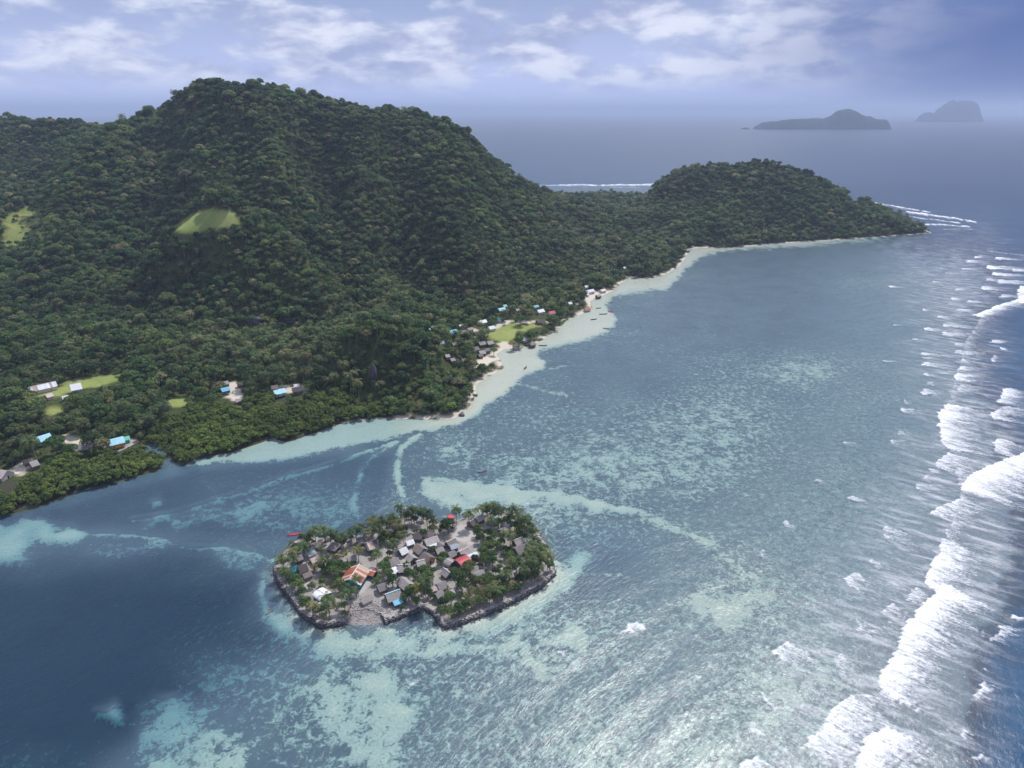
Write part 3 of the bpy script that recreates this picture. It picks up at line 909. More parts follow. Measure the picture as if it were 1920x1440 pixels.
# ------------------------------------------------------------------ far islands on the horizon
def far_island(name, prof, vbase, y0, depth, label, seed):
    us = [p[0] for p in prof]
    k = 110
    uu = np.linspace(us[0], us[-1], k)
    vv = np.interp(uu, us, [p[1] for p in prof])
    xs = np.array([W3(a, vbase, y0)[0] for a in uu])
    hs = np.array([max(W3(a, b_, y0)[2], 0.0) for a, b_ in zip(uu, vv)])
    js = np.linspace(-1, 1, 25)
    Xg = np.repeat(xs[None], len(js), 0)
    Yg = y0 + js[:, None] * depth * (0.55 + 0.45 * np.sqrt(np.clip(hs / hs.max(), 0, 1)))[None]
    prf = np.clip(1 - np.abs(js) ** 3, 0, 1)[:, None]
    Zg = hs[None] * prf * (1 + 0.12 * fbm(Xg + seed, Yg, 1 / 120.0, 5)) - 1.0
    co_ = np.stack([Xg, Yg, Zg], -1).reshape(-1, 3)
    ii = np.arange(co_.shape[0]).reshape(Xg.shape)
    qq = np.stack([ii[:-1, :-1], ii[:-1, 1:], ii[1:, 1:], ii[1:, :-1]], -1).reshape(-1, 4)
    return tag(obj(name, make_mesh(name, co_, qq), FARM), label, kind='structure')


FARM = simple('far_forest', (0.020, 0.034, 0.022), 0.95, 0.4, 0.02, spec=0.05)
far_island('far_island', [(1414, 244), (1418, 236), (1430, 229), (1462, 225), (1500, 224), (1540, 222), (1556, 214), (1566, 209), (1582, 208), (1600, 211), (1614, 219), (1640, 222), (1656, 224), (1662, 235)], 243, 8600, 170,
           'long low wooded island with a blunt summit on the horizon', 3)
far_island('far_island', [(1387, 244), (1391, 240), (1399, 239), (1405, 241), (1407, 245)], 244, 8600, 40, 'tiny rock islet off the end of the long far island', 9)
far_island('far_island', [(1722, 226), (1727, 216), (1738, 210), (1752, 213), (1757, 203), (1765, 194), (1780, 191), (1806, 190), (1822, 195), (1828, 206), (1834, 218), (1837, 227)], 226, 14500, 230,
           'high steep sided island hazed by the rain shower', 21)

# ------------------------------------------------------------------ foliage materials
def leaf_mat(name, cols, trans=0.25):
    m, t, out = material(name)
    rnd = t.new('ShaderNodeObjectInfo').outputs['Random']
    ramp = t.new('ShaderNodeValToRGB', {0: rnd})
    el = ramp.color_ramp.elements
    while len(el) < len(cols):
        el.new(0.5)
    for k, (p, c) in enumerate(cols):
        el[k].position = p
        el[k].color = c + (1,)
    c0 = t.new('ShaderNodeTexCoord').outputs['Object']
    nn = t.noise(c0, 0.7, 3.0, 0.6)
    oi = t.new('ShaderNodeObjectInfo')
    st = t.noise(oi.outputs['Location'], 0.011, 4.0, 0.6)
    f = t.math('MULTIPLY', t.smooth(nn, 0.3, 0.7, 0.66, 1.34), t.smooth(st, 0.34, 0.66, 0.72, 1.38))
    cc = t.mul(ramp.outputs[0], t.new('ShaderNodeCombineXYZ', {0: f, 1: f, 2: f}).outputs[0])
    d = t.new('ShaderNodeBsdfPrincipled', {'Base Color': cc, 'Roughness': 0.55, 'Specular IOR Level': 0.25})
    tr_ = t.new('ShaderNodeBsdfTranslucent', {0: cc})
    mx = t.new('ShaderNodeMixShader', {0: trans})
    t.l.new(d.outputs[0], mx.inputs[1])
    t.l.new(tr_.outputs[0], mx.inputs[2])
    t.l.new(mx.outputs[0], out.inputs[0])
    return m


M_BROAD = leaf_mat('broadleaf', [(0.0, (0.036, 0.080, 0.026)), (0.35, (0.064, 0.125, 0.034)), (0.65, (0.095, 0.155, 0.046)), (0.85, (0.140, 0.190, 0.050)), (0.93, (0.165, 0.180, 0.070)), (1.0, (0.290, 0.270, 0.135))], 0.35)
M_PALM = leaf_mat('palm_leaf', [(0.0, (0.060, 0.100, 0.034)), (0.5, (0.095, 0.140, 0.048)), (0.85, (0.140, 0.170, 0.060)), (1.0, (0.185, 0.180, 0.070))], 0.3)
M_MANG = leaf_mat('mangrove_leaf', [(0.0, (0.070, 0.120, 0.022)), (0.5, (0.110, 0.165, 0.028)), (1.0, (0.165, 0.215, 0.040))], 0.3)
M_YELLOW = leaf_mat('yellow_leaf', [(0.0, (0.40, 0.36, 0.03)), (1.0, (0.48, 0.42, 0.04))])
M_BRIGHT = leaf_mat('bright_leaf', [(0.0, (0.16, 0.24, 0.03)), (1.0, (0.20, 0.28, 0.035))])
M_BARK = simple('bark', (0.16, 0.13, 0.10), 0.9, 0.3, 2.0)
M_PTRUNK = simple('palm_bark', (0.26, 0.22, 0.17), 0.9, 0.25, 2.0)


# ------------------------------------------------------------------ foliage meshes
def leaf_cloud(lobes, per, size, r, up=0.25, flat_=0.75):
    """leaf sprays (quads) spread over the lobes of a crown"""
    vs_, fs = [], []
    for (lx, ly, lz, lr) in lobes:
        for _ in range(per):
            d = Vector((r.gauss(0, 1), r.gauss(0, 1), r.gauss(0, 1) + 0.25)).normalized()
            if d.z < -0.45:
                d.z *= -0.5
                d.normalize()
            p = Vector((lx, ly, lz)) + Vector((d.x * lr, d.y * lr, d.z * lr * flat_)) * r.uniform(0.72, 1.06)
            nrm = (d + Vector((r.gauss(0, .38), r.gauss(0, .38), r.gauss(0, .3) + up))).normalized()
            tq = nrm.orthogonal().normalized()
            tq.rotate(Matrix.Rotation(r.uniform(0, 6.28), 3, nrm))
            bq = nrm.cross(tq)
            a, b_ = size * r.uniform(0.6, 1.25), size * r.uniform(0.45, 0.9)
            k = len(vs_)
            vs_ += [p - tq * a, p - bq * b_ + nrm * 0.1 * size, p + tq * a, p + bq * b_ - nrm * 0.05 * size]
            fs.append((k, k + 1, k + 2, k + 3))
    return vs_, fs


def tube(vs_, fs, pts, rads, seg=6):
    k0 = len(vs_)
    for i, p in enumerate(pts):
        p = Vector(p)
        dr = (Vector(pts[min(i + 1, len(pts) - 1)]) - Vector(pts[max(i - 1, 0)])).normalized()
        x_ = dr.cross(Vector((0.1, 1, 0.05))).normalized()
        y_ = dr.cross(x_)
        for s in range(seg):
            an = 2 * math.pi * s / seg
            vs_.append(p + (x_ * math.cos(an) + y_ * math.sin(an)) * rads[i])
    for i in range(len(pts) - 1):
        for s in range(seg):
            a, b_ = k0 + i * seg + s, k0 + i * seg + (s + 1) % seg
            fs.append((a, b_, b_ + seg, a + seg))


def quads(name, vs_, fs, mat, smooth=False):
    me_ = make_mesh(name, [tuple(v) for v in vs_], fs, smooth)
    me_.materials.append(mat)
    return me_


def broad_variant(seed, h=9.0, rad=4.6, nl=16, per=46, size=0.62, mat=None, low=0.42):
    r = random.Random(seed)
    lobes = []
    for i in range(nl):                             # lobes set on a dome, cauliflower fashion
        f = (i + 0.5) / nl
        an = i * 2.39996 + r.uniform(-.35, .35)
        rr = rad * math.sqrt(f) * r.uniform(.68, .86)
        zz = h * low + h * (1 - low) * 0.86 * math.sqrt(max(0.0, 1 - (rr / rad) ** 2)) * r.uniform(.82, 1.0)
        lobes.append((rr * math.cos(an), rr * math.sin(an), zz, rad * r.uniform(0.30, 0.46)))
    v1, f1 = leaf_cloud(lobes, per, size, r)
    crown = quads('crown', v1, f1, mat or M_BROAD)
    v2, f2 = [], []
    tw = r.uniform(-0.3, 0.3)
    tube(v2, f2, [(0, 0, -0.8), (tw * .3, 0.1, h * .25), (tw, 0.0, h * .5), (tw * 1.3, 0.1, h * .72)], [h * .036, h * .028, h * .022, h * .010], 6)
    for l in lobes[:6]:
        tube(v2, f2, [(tw * .7, 0, h * .36), (l[0] * .5 + tw * .4, l[1] * .5, (h * .42 + l[2]) / 2), (l[0], l[1], l[2])], [h * .016, h * .011, h * .005], 4)
    return crown, quads('trunk', v2, f2, M_BARK, True)


def palm_variant(seed, h=9.0, mat=None, nf=20, fl=4.4):
    r = random.Random(seed)
    lean = (r.uniform(-1.2, 1.2), r.uniform(-1.2, 1.2))
    top = Vector((lean[0], lean[1], h))
    v2, f2 = [], []
    tube(v2, f2, [(0, 0, -0.8), (lean[0] * .12, lean[1] * .12, h * .15), (lean[0] * .42, lean[1] * .42, h * .5), (lean[0] * .8, lean[1] * .8, h * .85), tuple(top)],
         [.24, .17, .14, .12, .11], 6)
    trunk = quads('trunk', v2, f2, M_PTRUNK, True)
    vs_, fs = [], []
    for i in range(nf):
        an = i * 2.39996 + r.uniform(-.2, .2)
        el = math.radians(r.uniform(-18, 68) if i > 3 else r.uniform(60, 82))
        L = fl * r.uniform(.85, 1.1)
        dh = Vector((math.cos(an), math.sin(an), 0))
        sd_ = Vector((-dh.y, dh.x, 0))
        pts_, p = [], top.copy()
        e = el
        nseg = 7
        for s in range(nseg + 1):
            pts_.append(p.copy())
            p = p + (dh * math.cos(e) + Vector((0, 0, 1)) * math.sin(e)) * (L / nseg)
            e -= math.radians(15 + 5 * s * 0.6)
        for s in range(nseg):
            a, b_ = pts_[s], pts_[s + 1]
            wd = 0.75 * math.sin(math.pi * (0.16 + 0.80 * (s + 0.5) / nseg)) + 0.08
            for sg in (-1, 1):
                for hf in (0.0, 0.5):
                    q0 = a.lerp(b_, hf)
                    q1 = a.lerp(b_, hf + 0.36)
                    tip = a.lerp(b_, hf + 0.75) + sd_ * sg * wd + Vector((0, 0, -0.42 * wd)) + dh * 0.25
                    k = len(vs_)
                    vs_ += [q0, q1, tip + dh * 0.07, tip - dh * 0.05]
                    fs.append((k, k + 1, k + 2, k + 3))
    # a few nuts under the crown
    return quads('crown', vs_, fs, mat or M_PALM), trunk


def mang_variant(seed):
    r = random.Random(seed)
    h, rad = 7.0, 4.6
    lobes = []
    for i in range(18):
        an, rr = r.uniform(0, 6.28), rad * math.sqrt(r.uniform(0, 1)) * 0.86
        zz = h * (0.28 + 0.62 * (1 - (rr / rad) ** 2) * r.uniform(0.6, 1.0))
        lobes.append((rr * math.cos(an), rr * math.sin(an), zz, rad * r.uniform(0.22, 0.36)))
    v1, f1 = leaf_cloud(lobes, 46, 0.46, r, 0.35, 0.8)
    v2, f2 = [], []
    tube(v2, f2, [(0, 0, 0.5), (0.1, 0, h * .35), (0, 0.1, h * .6)], [.2, .15, .06], 6)
    for i in range(7):                              # stilt roots
        an = i * .9 + r.uniform(-.2, .2)
        c_, s_ = math.cos(an), math.sin(an)
        tube(v2, f2, [(c_ * 1.7, s_ * 1.7, -1.0), (c_ * 1.2, s_ * 1.2, 0.5), (c_ * .2, s_ * .2, 1.7)], [.06, .06, .07], 4)
    return quads('crown', v1, f1, M_MANG), quads('trunk', v2, f2, M_BARK, True)


BROAD = [broad_variant(i, h=8.0 + (i % 3), rad=3.7 + 0.4 * (i % 4), nl=15 + i, per=56, size=0.46, low=.20) for i in range(6)]
WILD = BROAD + [broad_variant(20, 11, 3.4, 15, 56, .46, low=.30), broad_variant(21, 11, 5.2, 20, 56, .5, low=.30), broad_variant(22, 6, 4.4, 16, 56, .44, low=.12), broad_variant(23, 7, 2.6, 11, 56, .40, low=.15), broad_variant(24, 10.5, 2.7, 13, 56, .42, low=.12)]
SHRUBBY = [broad_variant(40 + i, h=4.4, rad=2.7, nl=9, per=40, size=0.42, low=0.3) for i in range(3)]
PALM = [palm_variant(60 + i, h=6.8 + 0.9 * i, nf=22 + i, fl=4.7) for i in range(5)]
MANG = [mang_variant(80 + i) for i in range(4)]
YPALM = palm_variant(71, 7.5, leaf_mat('yellow_palm', [(0, (0.20, 0.20, 0.04)), (1, (0.24, 0.22, 0.045))]), 16, 4.2)


def tree(name, var, loc, rz, sc, label, cat, group):
    e_ = empty(name, loc, rz)
    e_.scale = (sc, sc, sc)
    tag(e_, label, cat, group)
    obj('trunk', var[1], None, e_)
    obj('crown', var[0], None, e_)
    return e_



# ------------------------------------------------------------------ islet: walled coral platform
ix = np.arange(min(p[0] for p in ISLET) - 1, max(p[0] for p in ISLET) + 1, 0.9)
iy = np.arange(min(p[1] for p in ISLET) - 1, max(p[1] for p in ISLET) + 1, 0.9)
XI, YI = np.meshgrid(ix, iy)
sI = sdf(XI, YI, ISLET)
UI, VI = proj(XI, YI, np.full_like(XI, ISLET_Z))
ZI = ISLET_Z - 0.25 + 0.10 * fbm(XI, YI, 0.12, 3) + 0.35 * sstep(-2, -14, sI)
turf = np.zeros_like(XI)
pale = np.zeros_like(XI)
wI = fbm(XI, YI, 1 / 4.0, 3)
for p in ([(585, 1092), (612, 1078), (640, 1062), (655, 1070), (640, 1095), (632, 1112), (600, 1108)], [(685, 1040), (705, 1036), (708, 1046), (690, 1050)], [(770, 1140), (800, 1128), (790, 1135)],
          [(840, 1150), (880, 1140), (900, 1140), (850, 1158)], [(960, 1040), (985, 1030), (975, 1045)]):
    paint_poly(turf, UI, VI, p, 0.85, 5, 4, wI)
for p in ([(850, 1002), (862, 985), (888, 985), (893, 1005), (885, 1020), (862, 1018)], [(795, 1050), (820, 1045), (825, 1058), (800, 1062)], [(800, 1075), (812, 1073), (815, 1085), (800, 1085)], [(640, 1020), (655, 1018), (658, 1028), (642, 1030)],
          [(575, 1090), (590, 1078), (592, 1092), (575, 1105)], [(640, 1115), (670, 1100), (690, 1085), (700, 1090), (680, 1112), (650, 1124)], [(770, 1030), (785, 1045), (775, 1055), (760, 1050)]):
    paint_poly(pale, UI, VI, p, 1.0, 5, 4, wI)
ny, nx = XI.shape
idx = np.arange(nx * ny).reshape(ny, nx)
cen = sdf((XI[:-1, :-1] + XI[1:, 1:]) / 2, (YI[:-1, :-1] + YI[1:, 1:]) / 2, ISLET) < 0.1
q = np.stack([idx[:-1, :-1], idx[:-1, 1:], idx[1:, 1:], idx[1:, :-1]], -1)[cen]
me = make_mesh('islet_ground', np.stack([XI, YI, ZI], -1).reshape(-1, 3), q)
add_attr(me, 'turf', turf)
add_attr(me, 'pale', pale)
m, t, out = material('coral_ground')
pos = t.new('ShaderNodeNewGeometry').outputs['Position']
a1, a2 = t.noise(pos, 0.25, 5.0, 0.6), t.noise(pos, 1.6, 5.0, 0.65)
c_ = t.mix(t.smooth(a2, 0.3, 0.7), (0.25, 0.232, 0.222), (0.37, 0.348, 0.33))
c_ = t.mix(t.smooth(a1, 0.50, 0.62, 0, 0.6), c_, (0.19, 0.165, 0.13))
c_ = t.mix(t.math('MULTIPLY', t.attr('pale'), 0.8), c_, (0.44, 0.415, 0.385))
c_ = t.mix(t.math('MULTIPLY', t.attr('turf'), t.smooth(a1, 0.3, 0.55, 0.4, 1.0)), c_, (0.17, 0.155, 0.085))
b = t.new('ShaderNodeBsdfPrincipled', {'Base Color': c_, 'Roughness': 0.95, 'Specular IOR Level': 0.1,
                                       'Normal': t.new('ShaderNodeBump', {'Strength': 0.4, 'Distance': 0.15, 'Height': a2}).outputs[0]})
t.l.new(b.outputs[0], out.inputs[0])
M_CORAL = m
tag(obj('islet_ground', me, m), 'pale coral sand ground of the small village islet', kind='structure')

M_SHADESTONE = simple('wall_stone', (0.125, 0.12, 0.122), 0.9, 0.6, 0.9, bump=0.5)  # coral stone darkened: shade of the wall face put into its colour
M_PALESTONE = simple('rubble_stone', (0.34, 0.32, 0.315), 0.9, 0.3, 0.9, bump=0.3)


def stone_pile(spec, r):
    """many rough stones in one mesh: (x,y,z,size)"""
    cube = np.array([(-1, -1, -1), (1, -1, -1), (1, 1, -1), (-1, 1, -1), (-1, -1, 1), (1, -1, 1), (1, 1, 1), (-1, 1, 1)], float) * 0.5
    fc = np.array([(0, 3, 2, 1), (4, 5, 6, 7), (0, 1, 5, 4), (1, 2, 6, 5), (2, 3, 7, 6), (3, 0, 4, 7)])
    vs_, fs = [], []
    for k, (x, y, z, s) in enumerate(spec):
        c = cube * (1 + 0.3 * (r.random((8, 3)) - 0.5) * 2) * s * np.array([1.0, 1.0, 0.75])
        an = r.random() * 6.28
        ca, sa = math.cos(an), math.sin(an)
        c = np.stack([c[:, 0] * ca - c[:, 1] * sa, c[:, 0] * sa + c[:, 1] * ca, c[:, 2]], -1)
        vs_.append(c + np.array([x, y, z]))
        fs.append(fc + 8 * k)
    return np.concatenate(vs_), np.concatenate(fs)


def along(pts, step):
    out_ = []
    for a, b_ in zip(pts[:-1], pts[1:]):
        L = math.hypot(b_[0] - a[0], b_[1] - a[1])
        for k in range(max(1, int(L / step))):
            f = k / max(1, int(L / step))
            nx_, ny_ = (b_[1] - a[1]) / L, -(b_[0] - a[0]) / L
            out_.append((a[0] + (b_[0] - a[0]) * f, a[1] + (b_[1] - a[1]) * f, nx_, ny_))
    return out_


cxI = sum(p[0] for p in ISLET) / len(ISLET)
cyI = sum(p[1] for p in ISLET) / len(ISLET)


def seawall(pxs, label, top=1.95):
    pts = [G(u, v, ISLET_Z) for u, v in pxs]
    nr = np.random.default_rng(len(pxs) * 7)
    low, cap = [], []
    for (x, y, nx_, ny_) in along(pts, 0.8):
        # outward side of the islet
        if sdf(np.array([x + nx_ * 1.5]), np.array([y + ny_ * 1.5]), ISLET)[0] < 0:
            nx_, ny_ = -nx_, -ny_
        hv = float(vnoise(np.array([x / 5.0]), np.array([y / 5.0]))[0])
        for z, o_ in ((-0.5, 0.5), (0.15, 0.38), (0.75, 0.25), (1.25, 0.1)):
            if z > 1.0 and hv < -0.25:
                continue
            low.append((x + nx_ * o_ + nr.normal(0, .12), y + ny_ * o_ + nr.normal(0, .12), z + nr.normal(0, .08), nr.uniform(.8, 1.25)))
        if nr.random() < 0.5:                       # fallen stones at the foot
            low.append((x + nx_ * nr.uniform(.9, 2.4), y + ny_ * nr.uniform(.9, 2.4), -0.35 + nr.normal(0, .1), nr.uniform(.4, .9)))
        for o_ in (-0.1, -0.8):
            if hv < -0.25 and o_ > -.5:
                continue
            cap.append((x + nx_ * o_ + nr.normal(0, .15), y + ny_ * o_ + nr.normal(0, .15), top - 0.35 + 0.28 * hv + nr.normal(0, .12) + 0.1 * o_, nr.uniform(.6, 1.05)))
    mid = pts[len(pts) // 2]
    e_ = empty('seawall', (mid[0], mid[1], 0))
    tag(e_, label, 'seawall', 'stone seawalls round the islet')
    for nm, sp, mt in (('wall_stones', low, M_SHADESTONE), ('coping_stones', cap, M_PALESTONE)):
        v_, f_ = stone_pile(sp, nr)
        v_ = v_ - np.array([mid[0], mid[1], 0])
        o = obj(nm, make_mesh(nm, v_, f_, False), mt, e_)
        o['kind'] = 'stuff'


seawall([(516, 1062), (522, 1086), (537, 1106), (556, 1131), (566, 1147), (586, 1158), (602, 1170), (648, 1163)], 'stone seawall with shade-darkened face curving round the white-roofed house up to the pebble beach')
seawall([(717, 1150), (724, 1161), (770, 1144), (795, 1134)], 'short stone seawall between the pebble beach and the notch by the blue lean-to')
seawall([(795, 1134), (815, 1145), (826, 1163), (834, 1170), (862, 1163), (900, 1149), (960, 1124), (990, 1107), (1015, 1094), (1038, 1073)], 'long stone seawall with shade-darkened face below the palms, facing the reef')
seawall([(1038, 1073), (1032, 1046), (1022, 1018), (1003, 992), (984, 970), (945, 958), (902, 962)], 'stone seawall hidden behind the palms at the open lagoon end')
seawall([(868, 972), (832, 984), (800, 972), (764, 966), (722, 975), (706, 988), (690, 1003), (664, 1006), (652, 1014), (622, 1006), (580, 1006), (546, 1018), (530, 1042), (516, 1062)], 'low stone seawall facing the mangrove coast, past the red canoe', 1.75)

# rubble beach in the gap of the wall
inn = [G(u, v, 1.7) for u, v in ((646, 1158), (660, 1136), (680, 1130), (700, 1132), (719, 1146))]
outp = [G(u, v, 0.0) for u, v in ((646, 1167), (664, 1173), (684, 1175), (706, 1172), (724, 1164))]
k1, k2 = 29, 16
gi = np.array([[np.interp(s, np.linspace(0, 1, 5), [p[d] for p in inn]) for d in (0, 1)] for s in np.linspace(0, 1, k1)])
go = np.array([[np.interp(s, np.linspace(0, 1, 5), [p[d] for p in outp]) for d in (0, 1)] for s in np.linspace(0, 1, k1)])
ff = np.linspace(0, 1.15, k2)[:, None, None]
PB = gi[None] * (1 - ff) + go[None] * ff
zb = 1.72 - 1.75 * (ff[:, :, 0] ** 0.8) - 0.05 + 0.08 * fbm(PB[..., 0], PB[..., 1], 0.5, 3) - 1.1 * np.clip(ff[:, :, 0] - 1.0, 0, 1) / 0.15
idx = np.arange(k1 * k2).reshape(k2, k1)
q = np.stack([idx[:-1, :-1], idx[1:, :-1], idx[1:, 1:], idx[:-1, 1:]], -1).reshape(-1, 4)
beach_o = tag(obj('pebble_beach', make_mesh('pebble_beach', np.concatenate([PB, zb[..., None]], -1).reshape(-1, 3), q), M_CORAL), 'pale pebble beach in the gap of the islet seawall', kind='structure')
nr = np.random.default_rng(5)
sp = []
for _ in range(1100):
    a, s = nr.random() * 1.0, nr.random()
    i, j = int(a / 1.15 * (k2 - 1)), int(s * (k1 - 1))
    p = PB[i, j] + nr.normal(0, .5, 2)
    sp.append((p[0], p[1], zb[i, j] + 0.02, nr.uniform(.15, .42)))
for _ in range(420):                                    # stones strewn over the yard behind
    u, v = nr.uniform(650, 735), nr.uniform(1112, 1150)
    x, y = G(u, v, 1.6)
    sp.append((x, y, 1.62, nr.uniform(.15, .36)))
v_, f_ = stone_pile(sp, nr)
tag(obj('pebbles', make_mesh('pebbles', v_, f_, False), M_PALESTONE), 'loose grey coral stones on the gap beach', 'pebbles', kind='stuff')

# ------------------------------------------------------------------ houses
THATCH = {k: simple('thatch_' + k, c, 0.95, 0.22, 1.4, streak=(0.5, 3.0, 3.0), spec=0.05, bump=0.4, dirt=(tuple(x * .55 for x in c), 0.60)) for k, c in
          (('grey', (0.225, 0.205, 0.205)), ('pale', (0.33, 0.305, 0.30)), ('brown', (0.20, 0.165, 0.15)), ('dark', (0.11, 0.095, 0.095)))}
METAL = {k: simple('sheet_' + k, c, 0.5, 0.16, 0.8, streak=(4.0, 0.6, 0.6), spec=0.3, dirt=((c[0] * .6 + .08, c[1] * .6 + .03, c[2] * .6 + .015), 0.54)) for k, c in
         (('white', (0.66, 0.68, 0.72)), ('sky', (0.30, 0.58, 0.70)), ('blue', (0.12, 0.44, 0.62)), ('teal', (0.10, 0.40, 0.42)), ('red', (0.46, 0.055, 0.07)), ('bluegrey', (0.30, 0.36, 0.42)), ('cream', (0.62, 0.54, 0.42)),
          ('rust', (0.33, 0.10, 0.055)), ('rustpale', (0.46, 0.34, 0.26)), ('galv', (0.48, 0.47, 0.47)), ('pink', (0.45, 0.36, 0.35)), ('green', (0.12, 0.50, 0.36)), ('scarlet', (0.62, 0.03, 0.06)))}
ROOFM = dict(THATCH, **METAL)
WALLM = {k: simple('wall_' + k, c, 0.9, 0.2, 1.2, streak=(3, 3, 0.6), spec=0.1) for k, c in
         (('leaf', (0.17, 0.14, 0.12)), ('plank', (0.22, 0.18, 0.15)), ('teal', (0.06, 0.22, 0.27)), ('white', (0.55, 0.53, 0.50)), ('orange', (0.58, 0.30, 0.06)), ('slate', (0.10, 0.14, 0.18)), ('peach', (0.48, 0.30, 0.22)), ('aqua', (0.10, 0.42, 0.45)))}
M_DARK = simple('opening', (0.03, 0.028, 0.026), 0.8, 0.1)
M_RIDGE = simple('ridge_strip', (0.52, 0.50, 0.49), 0.7, 0.15, 2.0)
M_CREAMRIDGE = simple('cream_ridge', (0.62, 0.50, 0.36), 0.7, 0.15, 2.0)
M_POST = simple('post', (0.20, 0.17, 0.14), 0.9, 0.2)


def box_v(x0, x1, y0, y1, z0, z1):
    v = [(x0, y0, z0), (x1, y0, z0), (x1, y1, z0), (x0, y1, z0), (x0, y0, z1), (x1, y0, z1), (x1, y1, z1), (x0, y1, z1)]
    f = [(0, 3, 2, 1), (4, 5, 6, 7), (0, 1, 5, 4), (1, 2, 6, 5), (2, 3, 7, 6), (3, 0, 4, 7)]
    return v, f


def polymesh(name, v, f, smooth=False):
    me_ = bpy.data.meshes.new(name)
    me_.from_pydata([tuple(p) for p in v], [], f)
    if smooth:
        for p in me_.polygons:
            p.use_smooth = True
    return me_


def boxes(name, bl):
    v, f = [], []
    for b_ in bl:
        v1, f1 = box_v(*b_)
        f += [tuple(i + len(v) for i in q_) for q_ in f1]
        v += v1
    return polymesh(name, v, f)


def slab(v, f, corners, th):
    """a thin plate from 4 corners (top side), thickness downwards"""
    k = len(v)
    v += [tuple(c) for c in corners] + [(c[0], c[1], c[2] - th) for c in corners]
    f += [(k, k + 1, k + 2, k + 3), (k + 7, k + 6, k + 5, k + 4)] + [(k + i, k + 4 + i, k + 4 + (i + 1) % 4, k + (i + 1) % 4) for i in range(4)]


def section(style, W, hw, hr, nseg=10):
    """roof cross-section from eave to eave: list of (y,z)"""
    if style == 'arch':
        return [(-W / 2 * math.cos(math.pi * i / nseg), hw + hr * math.sin(math.pi * i / nseg) ** 0.8) for i in range(nseg + 1)]
    return [(-W / 2, hw), (0, hw + hr), (W / 2, hw)]


